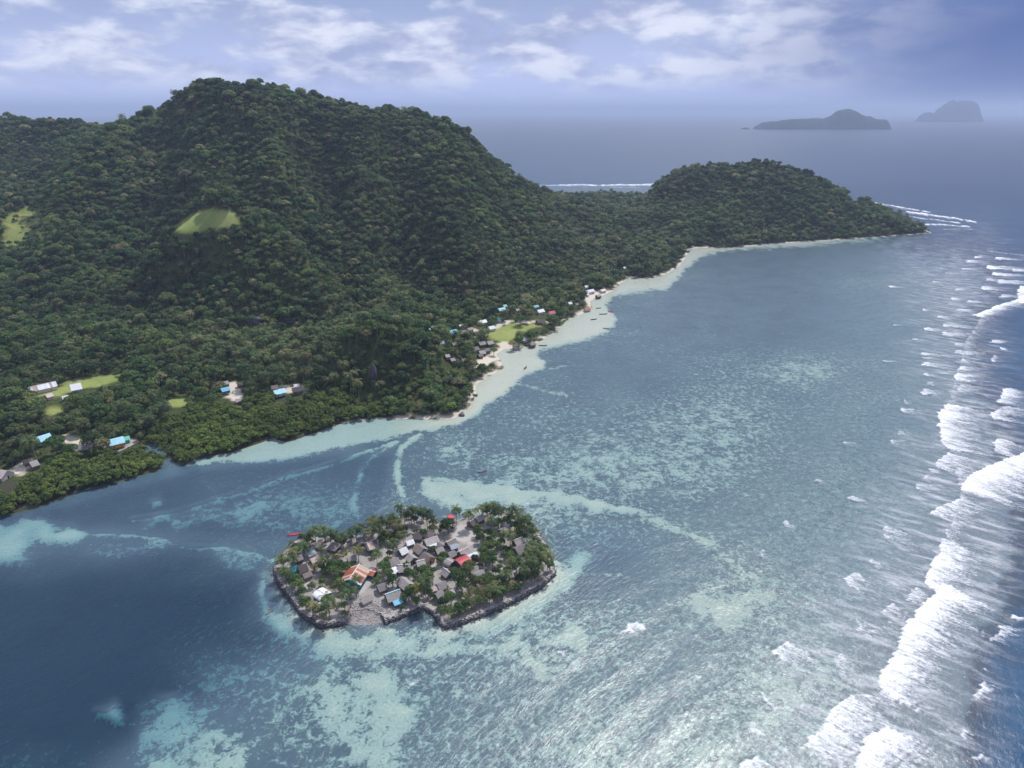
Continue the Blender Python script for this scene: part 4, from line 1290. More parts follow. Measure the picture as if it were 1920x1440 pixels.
def house(p1, p2, W, roof, label, wall='leaf', style='gable', hw=2.0, hr=None, z=None, name='leaf_hut', cat='hut', group='huts on the islet', ridge=None, Lmin=4.2, sheets=0, sheetmats=None, stilts=0.0, door=True, Lext=1.0):
    hr = hr or (0.34 * W if style != 'arch' else 0.30 * W)
    if z is None:
        z = ISLET_Z + 0.1
    zr = z + hw + hr + stilts
    a, b_ = G(p1[0], p1[1], zr), G(p2[0], p2[1], zr)
    L = max(math.hypot(b_[0] - a[0], b_[1] - a[1]) * Lext, Lmin)
    ang = math.atan2(b_[1] - a[1], b_[0] - a[0])
    cx, cy_ = (a[0] + b_[0]) / 2, (a[1] + b_[1]) / 2
    e_ = empty(name, (cx, cy_, z - 0.15), ang)
    tag(e_, label, cat, group)
    ov = 0.45
    s0 = stilts
    hx, hy = L / 2 - ov, W / 2 - ov
    zt = hw + s0
    # walls with gable tops
    sec = [(y, zz + s0) for y, zz in section(style, W, hw, hr)]
    v, f = [], []
    gab = [(-hy, s0), (hy, s0)] + [(max(-hy, min(hy, y)), zz - 0.16) for y, zz in reversed(sec)]
    ng = len(gab)
    if style == 'hip':
        v, f = box_v(-hx, hx, -hy, hy, s0, zt + 0.1)
    else:
        for x in (-hx, hx):
            v += [(x, y, zz) for y, zz in gab]
        f = [tuple(range(ng))[::-1], tuple(range(ng, 2 * ng))] + [(i, (i + 1) % ng, ng + (i + 1) % ng, ng + i) for i in range(ng)]
    obj('wall', polymesh('wall', v, f), WALLM[wall], e_)
    # roof
    ro = e_
    if sheets:
        dx = L / sheets
        for sgn in (-1, 1):
            for i in range(sheets):
                v, f = [], []
                x0, x1 = -L / 2 + i * dx + 0.02, -L / 2 + (i + 1) * dx - 0.02
                lift = 0.03 * (i % 2)
                slab(v, f, [(x0, sgn * W / 2, zt + lift), (x1, sgn * W / 2, zt + lift), (x1, 0, zt + hr + lift), (x0, 0, zt + hr + lift)][::sgn], 0.07)
                mt = sheetmats[random.randrange(len(sheetmats))] if isinstance(sheetmats, list) else sheetmats(i, sgn)
                obj('roof_sheet', polymesh('roof_sheet', v, f), ROOFM[mt], e_)
    elif style == 'hip':
        v, f = [], []
        i_ = min(W / 2 * 0.9, L * 0.32)
        v = [(-L / 2, -W / 2, zt), (L / 2, -W / 2, zt), (L / 2, W / 2, zt), (-L / 2, W / 2, zt), (-L / 2 + i_, 0, zt + hr), (L / 2 - i_, 0, zt + hr),
             (-L / 2, -W / 2, zt - .2), (L / 2, -W / 2, zt - .2), (L / 2, W / 2, zt - .2), (-L / 2, W / 2, zt - .2)]
        f = [(0, 1, 5, 4), (1, 2, 5), (2, 3, 4, 5), (3, 0, 4), (6, 7, 1, 0), (7, 8, 2, 1), (8, 9, 3, 2), (9, 6, 0, 3), (9, 8, 7, 6)]
        ro = obj('roof', polymesh('roof', v, f), ROOFM[roof], e_)
    else:
        v, f = [], []
        for (ya, za), (yb, zb_) in zip(sec[:-1], sec[1:]):
            slab(v, f, [(-L / 2, ya, za), (L / 2, ya, za), (L / 2, yb, zb_), (-L / 2, yb, zb_)], 0.13)
        ro = obj('roof', polymesh('roof', v, f), ROOFM[roof], e_)
    if ridge or sheets:
        obj('ridge_cap', boxes('ridge_cap', [(-L / 2 - .03, L / 2 + .03, -0.24, 0.24, zt + hr - .03, zt + hr + .10)]), {None: M_RIDGE, 1: M_RIDGE, 2: M_CREAMRIDGE, 3: METAL['sky']}[ridge], ro)
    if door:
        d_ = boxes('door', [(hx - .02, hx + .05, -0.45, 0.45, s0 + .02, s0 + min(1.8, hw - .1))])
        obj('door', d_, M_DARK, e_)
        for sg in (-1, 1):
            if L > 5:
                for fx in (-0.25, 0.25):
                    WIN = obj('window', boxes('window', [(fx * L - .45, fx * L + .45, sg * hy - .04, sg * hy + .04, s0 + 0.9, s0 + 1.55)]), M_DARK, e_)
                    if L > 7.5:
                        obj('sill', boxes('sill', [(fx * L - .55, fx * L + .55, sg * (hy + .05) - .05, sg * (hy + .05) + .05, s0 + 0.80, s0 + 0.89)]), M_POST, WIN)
    if stilts:
        for x in (-hx + .2, hx - .2):
            for y in (-hy + .2, hy - .2):
                obj('post', boxes('post', [(x - .1, x + .1, y - .1, y + .1, -0.6, s0)]), M_POST, e_)
    HOUSES.append((cx, cy_, max(L, W) / 2, z, label))
    return e_


HOUSES = []
LM = []     # landmarks used to tell trees apart


def H(p1, p2, W, roof, label, lm=None, **k):
    e_ = house(p1, p2, W, roof, label, **k)
    if lm:
        LM.append((e_.location.x, e_.location.y, lm))
    return e_


# --- the hall
def hall_sheet(i, sgn):
    if i in (0,):
        return 'bluegrey' if sgn > 0 else 'white'
    return (['rust', 'rust', 'rustpale', 'rust', 'rust', 'rust', 'rust', 'rustpale'] if sgn > 0 else ['white', 'rust', 'rust', 'rust', 'rustpale', 'rust', 'rustpale', 'rustpale'])[i % 8]


H((654.5, 1086), (674, 1057), 10.5, 'rust', 'large hall with rusty red sheet roof and dark blue gable', 'the rusty-roofed hall', wall='teal', hw=2.9, hr=2.5, name='village_hall', cat='hall', sheets=8, sheetmats=hall_sheet, ridge=1)
H((692, 1069), (701, 1071), 5.0, 'rust', 'small rusty annex with white roof strip at the side of the hall', None, wall='slate', hw=2.2, hr=0.7, name='annex', cat='annex', sheets=3, sheetmats=lambda i, s: ['white', 'rust', 'rust'][i])
# --- huts
H((595, 1105), (611, 1115), 6.6, 'white', 'white sheet metal house with rounded roof near the dark seawall', 'the white metal house', wall='slate', style='arch', hw=2.3, hr=1.3, name='metal_house', cat='house', ridge=1)
H((571, 1030), (586, 1023), 7.0, 'bluegrey', 'blue-grey corrugated roof house by the red canoe', 'the blue-grey roof house', wall='white', name='metal_house', cat='house')
H((617, 1015), (634, 1019), 6.5, 'grey', 'grey hipped leaf hut behind the yellow hedge', 'the grey hipped hut', style='hip')
H((592, 1017), (601, 1015), 4.5, 'grey', 'small grey leaf hut just behind the blue-grey roof house')
H((629, 1001), (645, 1007), 4.5, 'dark', 'dark hut at the water on the mangrove side', 'the dark waterside hut')
H((668, 1008), (683, 1004), 5.5, 'grey', 'grey leaf hut under the clump of leaning palms', 'the hut under the palm clump')
H((683, 1018), (705, 1010), 7.2, 'dark', 'dark half-stripped hut with peach boards showing through the roof', 'the half-stripped hut', wall='slate', hw=2.6, sheets=6, sheetmats=lambda i, s: (['dark', 'cream', 'rustpale', 'pink', 'dark', 'dark'] if s < 0 else ['grey', 'dark', 'dark', 'dark', 'grey', 'grey'])[i], name='stripped_hut')
H((654, 1043), (663, 1040), 4.6, 'pale', 'small pale hut between the yellow hedge and the hall', 'the small pale hut above the hall')
H((729, 1049), (747, 1044), 6.0, 'grey', 'grey leaf hut on the path east of the hall', 'the grey path hut', hw=1.9)
H((748, 1030), (761, 1024), 5.6, 'white', 'whitish sheet roof hut at the bend of the sandy lane', 'the whitish lane hut', wall='plank')
H((736, 1065), (744, 1069), 5.0, 'white', 'bright white box hut with shallow roof beside the long thatch', 'the white box hut', wall='white', hr=0.7)
H((745, 1059), (770, 1057), 6.0, 'pale', 'wide pale leaf house with a whitish ridge in the village middle', 'the wide pale house', ridge=1)
H((763, 1014), (772, 1011), 4.2, 'white', 'tiny white-blue roofed shed beside a round palm', None, wall='plank')
H((774, 1000), (792, 1000), 5.2, 'dark', 'dark leaf hut under the bright green tree', 'the dark hut under the bright tree')
H((803, 996), (815, 1000), 4.6, 'brown', 'small brown hut behind the long pale hut', 'the small brown hut')
H((795, 1012), (820, 1003), 6.2, 'pale', 'long pale leaf hut at the head of the sandy clearing', 'the long pale hut')
H((781, 1018), (795, 1028), 6.4, 'brown', 'brownish leaf hut touching a small blue sheet roof', 'the brownish hut')
H((787, 1031), (796, 1027), 3.2, 'blue', 'small light blue sheet roof wedged between two brown huts', None, name='lean_to', cat='lean-to')
H((793, 1034), (808, 1044), 6.2, 'brown', 'brown leaf hut with peach gable on the paved yard', 'the peach-gabled hut', wall='peach')
H((766, 1037), (776, 1045), 5.2, 'pale', 'small pale hut with a bush at its side', 'the pale hut with a bush')
H((780, 1052), (796, 1048), 5.0, 'pale', 'pale little hut standing free on the open yard', 'the free-standing pale hut', ridge=1)
H((807, 1022), (817, 1018), 3.6, 'white', 'tiny white roof below the long pale hut')
H((821, 1016), (829, 1021), 4.4, 'grey', 'small grey hut beside the clearing')
H((816, 1029), (831, 1024), 5.0, 'pale', 'pale leaf hut in the shade of the dark round tree', 'the shaded pale hut')
H((837, 1016), (853, 1008), 5.4, 'grey', 'grey hut with cream ridge at the edge of the sandy clearing', 'the cream-ridged hut', ridge=2)
H((844, 1022), (856, 1018), 4.0, 'bluegrey', 'little blue sheet roof in front of the cream-ridged hut', None, name='lean_to', cat='lean-to')
H((842, 1036), (850, 1032), 4.6, 'grey', 'grey hut between the shaded hut and the red arched roof')
H((861, 1034), (878, 1025), 6.0, 'pale', 'pale ridged leaf hut just above the red arched roof', 'the pale hut above the red roof', ridge=1)
H((875, 1042), (894, 1034), 4.8, 'white', 'long whitish roof half under trees beside the red arched roof', 'the half-hidden white roof')
H((837, 1047), (849, 1053), 5.6, 'grey', 'grey arched leaf hut joined to the red roof', None, style='arch', ridge=1)
H((857, 1052), (877, 1042), 6.6, 'red', 'bright red arched roof house in the village middle', 'the red arched roof', style='arch', wall='slate', hw=2.2, name='red_roof_house', cat='house')
H((832, 1064), (844, 1073), 5.2, 'grey', 'grey hut with white ridge below the red roof', 'the white-ridged hut', ridge=1)
H((751, 1080), (768, 1094), 6.2, 'pale', 'pale steep leaf hut above the long hut with blue ridge', 'the steep pale hut')
H((708, 1097), (722, 1092), 5.4, 'grey', 'small square leaf hut by the pebble beach', 'the small square hut')
H((722, 1114), (750, 1104), 6.6, 'pale', 'long leaf hut with pale blue ridge near the seawall', 'the blue-ridged long hut', ridge=3)
H((738, 1127), (751, 1122), 4.4, 'blue', 'bright blue sheet lean-to beside the long hut', 'the bright blue lean-to', name='lean_to', cat='lean-to', hw=1.6, hr=0.7, wall='slate')
H((819, 1095), (836, 1088), 5.6, 'grey', 'grey leaf hut left of the biggest dark tree crown', 'the hut by the biggest tree')
H((817, 1113), (829, 1106), 5.8, 'grey', 'grey leaf hut among saplings near the seawall notch', 'the hut near the notch')
H((812, 1100), (820, 1098), 3.4, 'pink', 'tiny pinkish lean-to beside a grey hut')
H((837, 1109), (848, 1104), 4.0, 'pink', 'small pinkish hut with light blue gable sheet', 'the pinkish hut', wall='aqua')
H((881, 1064), (895, 1060), 5.2, 'grey', 'upper of two grey huts right of the red roof', None)
H((887, 1075), (907, 1067), 5.4, 'pale', 'lower of two huts right of the red roof', 'the two huts right of the red roof')
H((963, 1013), (979, 1006), 5.0, 'pale', 'pale leaf hut at the palm-fringed far end', 'the far-end pale hut', ridge=1)
H((965, 1027), (985, 1018), 6.6, 'grey', 'big grey leaf hut at the palm-fringed far end', 'the far-end big hut')
H((984, 1014), (997, 1010), 4.2, 'white', 'bright white and blue roof under the end palms', 'the bright white end roof', wall='white')
H((880, 978), (890, 971), 5.4, 'dark', 'dark striped hut on the shore beside the sandy clearing', 'the dark striped shore hut', ridge=1)
H((891, 970), (905, 963), 5.0, 'pale', 'pale shore hut next to the dark striped one', 'the pale shore hut')
H((918, 973), (932, 967), 5.6, 'sky', 'sky blue roof among palms on the spit side', 'the sky blue roof', name='metal_house', cat='house', wall='white')
H((937, 992), (950, 986), 4.4, 'pale', 'light grey hut lost among trees below the sky blue roof', None)
H((946, 982), (954, 978), 3.6, 'white', 'tiny white roof between palms beside the sky blue roof', None, wall='white')
H((841, 967), (848, 965), 3.6, 'scarlet', 'small scarlet tarp roof behind the big round tree', 'the scarlet tarp', name='tarp_shelter', cat='shelter', hr=0.8, Lmin=3.2)
H((544, 1063), (553, 1059), 4.6, 'teal', 'small teal roof hut under the west end palms', 'the teal hut', wall='aqua')
H((552, 1043), (563, 1039), 4.8, 'grey', 'grey hut between the teal hut and the blue-grey roof', None)
H((559, 1061), (573, 1056), 6.4, 'dark', 'dark brown leaf hut at the west sand yard', 'the dark west hut')
H((583, 1047), (594, 1042), 4.2, 'pink', 'pale pinkish platform roof by the broad west trees', None, hw=1.2)
H((677, 1127), (697, 1118), 3.4, 'grey', 'long low grey stone shed in front of the hall', 'the low stone shed', wall='white', hw=1.2, hr=0.6, door=False)
H((970, 1064), (981, 1061), 3.8, 'white', 'white roof under palms near the seawall tip', None, wall='white')
H((961, 1083), (969, 1080), 3.4, 'pale', 'tiny pale shelter in the palms above the long seawall', None)
H((597, 1130), (603, 1128), 3.0, 'white', 'tiny white roof in front of the white metal house', None, wall='white')
H((570, 1075), (580, 1071), 4.0, 'brown', 'small brown hut in the shade of the west trees', None)
NI = len(HOUSES)


# --- mainland houses
def MH(p1, p2, W, roof, label, **k):
    u, v = (p1[0] + p2[0]) / 2, (p1[1] + p2[1]) / 2
    x, y, z = on_land(u, v, k.get('hw', 2.2) + 0.3 * W)
    k.setdefault('group', 'houses on the main island')
    k.setdefault('name', 'village_house')
    k.setdefault('cat', 'house')
    k.setdefault('hw', 2.2)
    return house(p1, p2, W, roof, label, z=max(z, 0.4) + 0.25, **k)


MH((50, 726), (104, 714), 8.5, 'white', 'long white school block with streaked roof on the green field', wall='white', hw=2.8, sheets=12, sheetmats=['white', 'white', 'galv', 'pink', 'white'], name='school_block', cat='school')
MH((130, 721), (151, 717), 10.0, 'white', 'white hall with shallow roof beside the green field', wall='white', hw=2.8, name='white_hall', cat='hall', stilts=1.0)
MH((84, 740), (97, 736), 5.5, 'pink', 'small pinkish roof below the school block', wall='white')
MH((115, 743), (128, 740), 5.0, 'white', 'small white roof half hidden below the white hall', wall='white')
MH((64, 820), (93, 811), 8.0, 'sky', 'light blue roof house with blue walls behind the mangroves', wall='aqua', hw=2.6, stilts=0.8)
MH((202, 824), (231, 817), 8.5, 'sky', 'light blue roof house with orange walls at the tidal inlet', wall='orange', hw=2.6, stilts=0.6)
MH((231, 819), (240, 817), 5.0, 'green', 'small sea green roof beside the orange house', wall='aqua')
MH((140, 834), (167, 830), 8.0, 'grey', 'wide grey leaf house between the two light blue roofs', name='leaf_house')
MH((54, 866), (69, 861), 7.0, 'pale', 'pale leaf house on the sandy clearing at the left shore', name='leaf_house')
MH((44, 862), (53, 859), 5.0, 'brown', 'small brown leaf hut behind the pale leaf house', name='leaf_house')
MH((-8, 879), (13, 882), 9.0, 'pink', 'pinkish white roof cut by the left picture edge', wall='white')
MH((413, 728), (429, 724), 6.0, 'blue', 'small vivid blue roof house above the mangroves', wall='slate', stilts=1.0)
MH((416, 716), (427, 713), 5.5, 'pale', 'pale hut behind the vivid blue roof', name='leaf_house')
MH((444, 717), (454, 715), 5.5, 'dark', 'dark hut beside the vivid blue roof clearing', name='leaf_house')
MH((441, 748), (452, 746), 5.0, 'pale', 'pale low shed at the edge of the mangroves', name='leaf_house')
MH((512, 732), (534, 727), 7.0, 'sky', 'pale sky blue roof at the mangrove edge', wall='white', stilts=0.8)
MH((508, 723), (521, 721), 6.0, 'brown', 'brown leaf house behind the pale sky blue roof', name='leaf_house')
MH((547, 727), (567, 724), 7.0, 'dark', 'wide dark leaf house right of the pale sky blue roof', name='leaf_house')
MH((552, 720), (559, 719), 4.5, 'white', 'tiny white roof behind the wide dark leaf house', wall='white')
VIL = [(801, 616, 9, 'sky', 'light blue roof farthest left in the beach village'), (812, 611, 6, 'white', 'tiny white roof beside the leftmost light blue roof'), (811, 628, 6, 'green', 'sea green roof at the left of the beach village'),
       (849, 618, 12, 'blue', 'deep blue roof at the left sandy yard of the village'), (864, 608, 7, 'white', 'white gable behind the sandy yard'), (881, 614, 9, 'pale', 'pale leaf roof on the sandy yard'),
       (904, 600, 13, 'white', 'broken white roof above the football field path'), (921, 611, 10, 'white', 'white roofs at the corner of the football field'), (935, 596, 6, 'teal', 'little teal roof behind the football field'),
       (940, 577, 12, 'sky', 'large sky blue roof uphill of the football field'), (946, 571, 6, 'teal', 'small teal roof touching the large sky blue roof'), (958, 566, 10, 'white', 'topmost white roof above the football field'),
       (980, 574, 6, 'pale', 'small pale roof behind the tall field tree'), (970, 578, 6, 'white', 'small white roof left of the tall field tree'), (827, 639, 9, 'white', 'white roof deep in trees left of the beach'), (851, 642, 6, 'grey', 'grey hut in trees left of the beach'),
       (891, 650, 10, 'grey', 'round-ended grey leaf house above the beach'), (903, 640, 11, 'pale', 'pale leaf house below the football field'), (918, 639, 10, 'pale', 'leaf house at the near corner of the football field'),
       (903, 657, 10, 'pale', 'pale leaf hut on the village beach'), (913, 653, 9, 'grey', 'grey leaf hut beside the beach bush'), (900, 663, 7, 'grey', 'small grey hut low on the village beach'), (869, 672, 6, 'grey', 'lone grey hut in the trees by the beach palms'),
       (838, 664, 6, 'pale', 'pale hut in the trees behind the yellow palm'), (848, 671, 5, 'pale', 'tiny pale hut below the trees behind the beach'), (983, 633, 8, 'white', 'white roof in the trees between field and beach'), (998, 642, 9, 'grey', 'grey boat shed on the rocks by the shallows'),
       (1004, 572, 9, 'teal', 'teal blue roof above the field in the palms'), (1025, 569, 6, 'white', 'small white roof right of the teal blue roof'), (1013, 580, 11, 'white', 'wide white roof behind the thatched meeting house'), (1034, 583, 10, 'red', 'red and white roof near the shore trees'),
       (1013, 599, 12, 'dark', 'dark thatched meeting house at the far corner of the field'), (1105, 543, 14, 'white', 'big white roof in the second beach hamlet'), (1099, 535, 6, 'white', 'small white roof behind the big white roof'), (1081, 568, 6, 'grey', 'grey roof hidden in shore trees'),
       (1068, 566, 6, 'white', 'little whitish roof in trees before the hamlet'), (1130, 542, 8, 'cream', 'tan roof at the right of the second hamlet'), (1100, 549, 5, 'white', 'tiny white roof below the big white roof'), (1122, 552, 7, 'pale', 'pale hut at the water in the second hamlet'),
       (1101, 576, 9, 'rust', 'rusty red boat shed jutting into the shallows'), (1171, 500, 5, 'white', 'lone tiny white roof on the wooded slope'), (1289, 467, 6, 'pale', 'tiny pale hut at the end of the far beach')]
for (u, v, wpx, rf, lb) in VIL:
    MH((u - wpx * .55, v + wpx * .10), (u + wpx * .55, v - wpx * .12), 5.2 if wpx < 10 else 6.5, rf, lb, wall='white' if rf in METAL else 'leaf', name='village_house' if rf in METAL else 'leaf_house')


# quay of the orange house
def stone_platform(pxs, zt, label):
    pts = [G(u, v, zt) for u, v in pxs]
    nr_ = np.random.default_rng(3)
    e_ = empty('stone_quay', (pts[0][0], pts[0][1], 0))
    tag(e_, label, 'quay')
    sp_ = []
    for (x, y, a_, b2) in along(pts + [pts[0]], 0.8):
        for z_ in (0.2, 0.8):
            sp_.append((x - pts[0][0], y - pts[0][1], z_, nr_.uniform(.7, 1.1)))
    v1, f1 = stone_pile(sp_, nr_)
    o = obj('edge_stones', make_mesh('edge_stones', v1, f1, False), M_PALESTONE, e_)
    o['kind'] = 'stuff'
    vt = [(p[0] - pts[0][0], p[1] - pts[0][1], zt) for p in pts]
    obj('deck', polymesh('deck', vt + [(a_, b2, -0.5) for a_, b2, _ in vt], [tuple(range(len(vt)))] + [(i, (i + 1) % len(vt), len(vt) + (i + 1) % len(vt), len(vt) + i) for i in range(len(vt))]), M_CORAL, e_)


stone_platform([(206, 842), (255, 824), (260, 828), (232, 842), (212, 850)], 1.1, 'pale stone quay in front of the orange-walled house')


# ------------------------------------------------------------------ boats
def canoe(u, v, L, ang, colr, label, width=0.55, z=0.0, seats=3):
    x, y = G(u, v, z)
    e_ = empty('canoe', (x, y, z), ang)
    tag(e_, label, 'canoe', 'dugout canoes and boats')
    m_ = simple('hull_' + label[:12].replace(' ', '_'), colr, 0.5, 0.15, 1.0)
    vs_, fs = [], []
    N = 14
    for i in range(N + 1):
        s = -1 + 2 * i / N
        wd = width * max(0.0, 1 - abs(s) ** 2.6) + 0.03
        sh = 0.10 + 0.32 * abs(s) ** 3
        for yy, zz in ((-wd, 0.34 + sh), (-wd * .85, 0.02), (0, -0.12 + sh * .5), (wd * .85, 0.02), (wd, 0.34 + sh), (wd * .86, 0.33 + sh), (wd * .7, 0.10), (0, 0.04 + sh * .5), (-wd * .7, 0.10), (-wd * .86, 0.33 + sh)):
            vs_.append((s * L / 2, yy, zz))
    for i in range(N):
        for k in range(10):
            a, b_ = i * 10 + k, i * 10 + (k + 1) % 10
            fs.append((a, b_, b_ + 10, a + 10))
    fs += [tuple(range(10))[::-1], tuple(range(N * 10, N * 10 + 10))]
    obj('hull', polymesh('hull', vs_, fs, True), m_, e_)
    for k in range(seats):
        s = -0.5 + k * 1.0 / max(1, seats - 1)
        wd = width * (1 - abs(s) ** 2.6) * .86
        obj('seat', boxes('seat', [(s * L / 2 - .14, s * L / 2 + .14, -wd, wd, 0.30, 0.35)]), M_POST, e_)
    return e_


canoe(552, 1003, 6.8, R(14), (0.62, 0.03, 0.05), 'red canoe moored off the corner of the islet', 0.62)
canoe(504.5, 1149, 4.0, R(62), (0.20, 0.15, 0.13), 'brown dugout canoe drifting off the west seawall', 0.45)
canoe(904, 885, 5.5, R(25), (0.12, 0.11, 0.10), 'dark canoe alone in open water above the sand spit', 0.5)
canoe(985, 690, 7.5, R(70), (0.08, 0.07, 0.06), 'dark canoe on the pale shallows below the village beach', 0.7)
canoe(1145, 584, 6.5, R(20), (0.50, 0.03, 0.04), 'red boat out on the dark water off the village', 0.9)
canoe(1131, 589, 9.0, R(10), (0.07, 0.07, 0.07), 'long dark canoe at the edge of the shallows off the village', 0.7)
canoe(1113, 599, 7.5, R(20), (0.07, 0.07, 0.07), 'dark canoe in the middle of the pale village shallows', 0.7)
canoe(1136, 616, 6.0, R(-8), (0.10, 0.09, 0.08), 'dark canoe near the outer tip of the pale shallows', 0.6)
canoe(1122, 578, 6.0, R(12), (0.10, 0.09, 0.08), 'dark canoe close in by the rusty boat shed', 0.6)
canoe(1145, 567, 6.0, R(30), (0.10, 0.09, 0.08), 'dark canoe on the narrow shallows beyond the boat shed', 0.6)
canoe(1018, 648, 8.0, R(0), (0.10, 0.08, 0.07), 'dark canoe drawn up under the shore trees', 0.6)


def log(u, v, L, ang, label):
    x, y = G(u, v, 0.2)
    e_ = empty('log', (x, y, 0.25), ang)
    tag(e_, label, 'log')
    v2, f2 = [], []
    tube(v2, f2, [(-L / 2, 0, 0), (-L * .2, .12, .1), (L * .2, -.05, .2), (L / 2, .1, .45)], [.22, .2, .17, .12], 7)
    obj('trunk', quads('log_trunk', v2, f2, M_BARK, True), None, e_)
    v3, f3 = [], []
    tube(v3, f3, [(L * .2, -.05, .2), (L * .28, .5, .7)], [.08, .03], 5)
    obj('branch', quads('log_branch', v3, f3, M_BARK, True), None, e_)


log(694, 973, 5.0, R(24), 'dark fallen trunk in the water behind the palm clump')


# ------------------------------------------------------------------ rock faces
M_ROCK = simple('limestone', (0.085, 0.075, 0.090), 0.95, 0.45, 0.25, bump=0.6, streak=(1.2, 1.2, 0.35), coords='Object')


def rock_face(u, v, w_, h_, d_, label, seed, sink=0.0):
    x, y, z = on_land(u, v, 0)
    r = np.random.default_rng(seed)
    n1_, n2_ = 26, 22
    vs_, fs = [], []
    for i in range(n2_ + 1):
        ph = -math.pi / 2 + math.pi * i / n2_
        for j in range(n1_):
            th = 2 * math.pi * j / n1_
            c = np.array([math.cos(ph) * math.cos(th), math.cos(ph) * math.sin(th), math.sin(ph)])
            c = np.sign(c) * np.abs(c) ** 0.7
            vs_.append(c)
    vs_ = np.array(vs_)
    rough = 1 + 0.22 * fbm(vs_[:, 0] * 2 + seed, vs_[:, 2] * 1.2 + vs_[:, 1], 1.3, 4)
    vs_ = vs_ * rough[:, None] * np.array([w_ / 2, d_ / 2, h_ / 2])
    for i in range(n2_):
        for j in range(n1_):
            a, b_ = i * n1_ + j, i * n1_ + (j + 1) % n1_
            fs.append((a, b_, b_ + n1_, a + n1_))
    o = obj('rock_face', make_mesh('rock_face', vs_, np.array(fs), False), M_ROCK, None, (x, y, z + sink))
    tag(o, label, 'rock face', 'bare limestone faces')
    CLEAR.append((x, y - d_ * .3, w_ * .55 + 1.0, 14.0))
    return o


CLEAR = []
rock_face(697, 668, 5, 11, 5, 'pale narrow bare cliff face halfway up the wooded outcrop', 4, 1.0)
rock_face(735, 612, 10, 20, 8, 'dark craggy rock tower at the top of the wooded outcrop', 8, 2.0)
rock_face(478, 604, 16, 8, 8, 'dark low cliff under the forested spur', 14, 1.5)
rock_face(545, 604, 12, 7, 8, 'small purple cliff right of the low cliff under the spur', 17, 1.5)
rock_face(891, 742, 3.5, 1.8, 3, 'dark boulders at the waterline below the outcrop point', 25, 0.4)
rock_face(866, 779, 4, 2.0, 3, 'dark rocks at the foot of the bright yellow tree', 28, 0.4)

# ------------------------------------------------------------------ trees of the islet
ORD = ['nearest', 'second nearest', 'third nearest', 'fourth nearest', 'fifth nearest', 'sixth nearest', 'seventh nearest', 'eighth nearest', 'ninth nearest', 'tenth nearest', 'eleventh nearest', 'twelfth nearest']
LM += [G(u, v, 2) + (nm,) for u, v, nm in [(1036, 1072, 'the seawall tip'), (826, 1160, 'the wall corner past the notch'), (684, 1150, 'the pebble beach'), (560, 1140, 'the west wall bend'), (520, 1062, 'the sandy west point'),
                                           (705, 985, 'the palm clump cove'), (900, 1146, 'the middle of the long seawall'), (965, 1120, 'the east half of the long seawall'), (865, 1000, 'the sandy clearing'), (640, 1040, 'the yellow hedge')]]
ITREES = []     # kind, x, y, scale, variant


def itree(kind, u, v, sc, top):
    x, y = G(u, v, ISLET_Z + top * sc)
    if sdf(np.array([x]), np.array([y]), ISLET)[0] < -0.6:
        ITREES.append([kind, x, y, sc])


PALM_PX = [(607, 990), (618, 999), (633, 1002), (580, 1007), (591, 1003), (576, 1012), (549, 1034), (530, 1052), (527, 1068), (533, 1076), (572, 1034), (613, 1044), (602, 1050), (655, 985), (663, 981), (673, 978), (681, 977), (695, 982), (689, 1003),
           (711, 998), (670, 1027), (735, 1019), (705, 1042), (641, 1013), (750, 958), (758, 962), (766, 960), (780, 957), (790, 962), (800, 968), (811, 970), (746, 984), (757, 1003), (855, 961), (771, 966), (742, 973), (905, 952), (915, 955),
           (925, 953), (940, 962), (955, 967), (945, 999), (957, 1002), (985, 979), (995, 998), (1002, 1009), (1008, 1019), (1004, 1034), (991, 1044), (1027, 1051), (1015, 1049), (960, 1057), (975, 1061), (999, 1059), (920, 984), (984, 971), (667, 1086),
           (654, 1108), (672, 1126), (615, 1132), (797, 1098), (720, 1140), (770, 1118), (925, 1103), (934, 1106), (955, 1103), (890, 1128), (902, 1130), (944, 1079), (985, 1074), (1004, 1084), (982, 1092), (1012, 1040), (998, 1022), (1010, 1062), (545, 1052),
           (700, 978), (716, 985), (722, 978), (735, 968), (875, 968), (970, 972), (962, 962), (655, 996), (668, 992), (682, 990)]
for u, v in PALM_PX:
    itree('palm', u, v, random.uniform(.86, 1.12), 7.6)
itree('ypalm', 783, 1102, 0.95, 7.0)
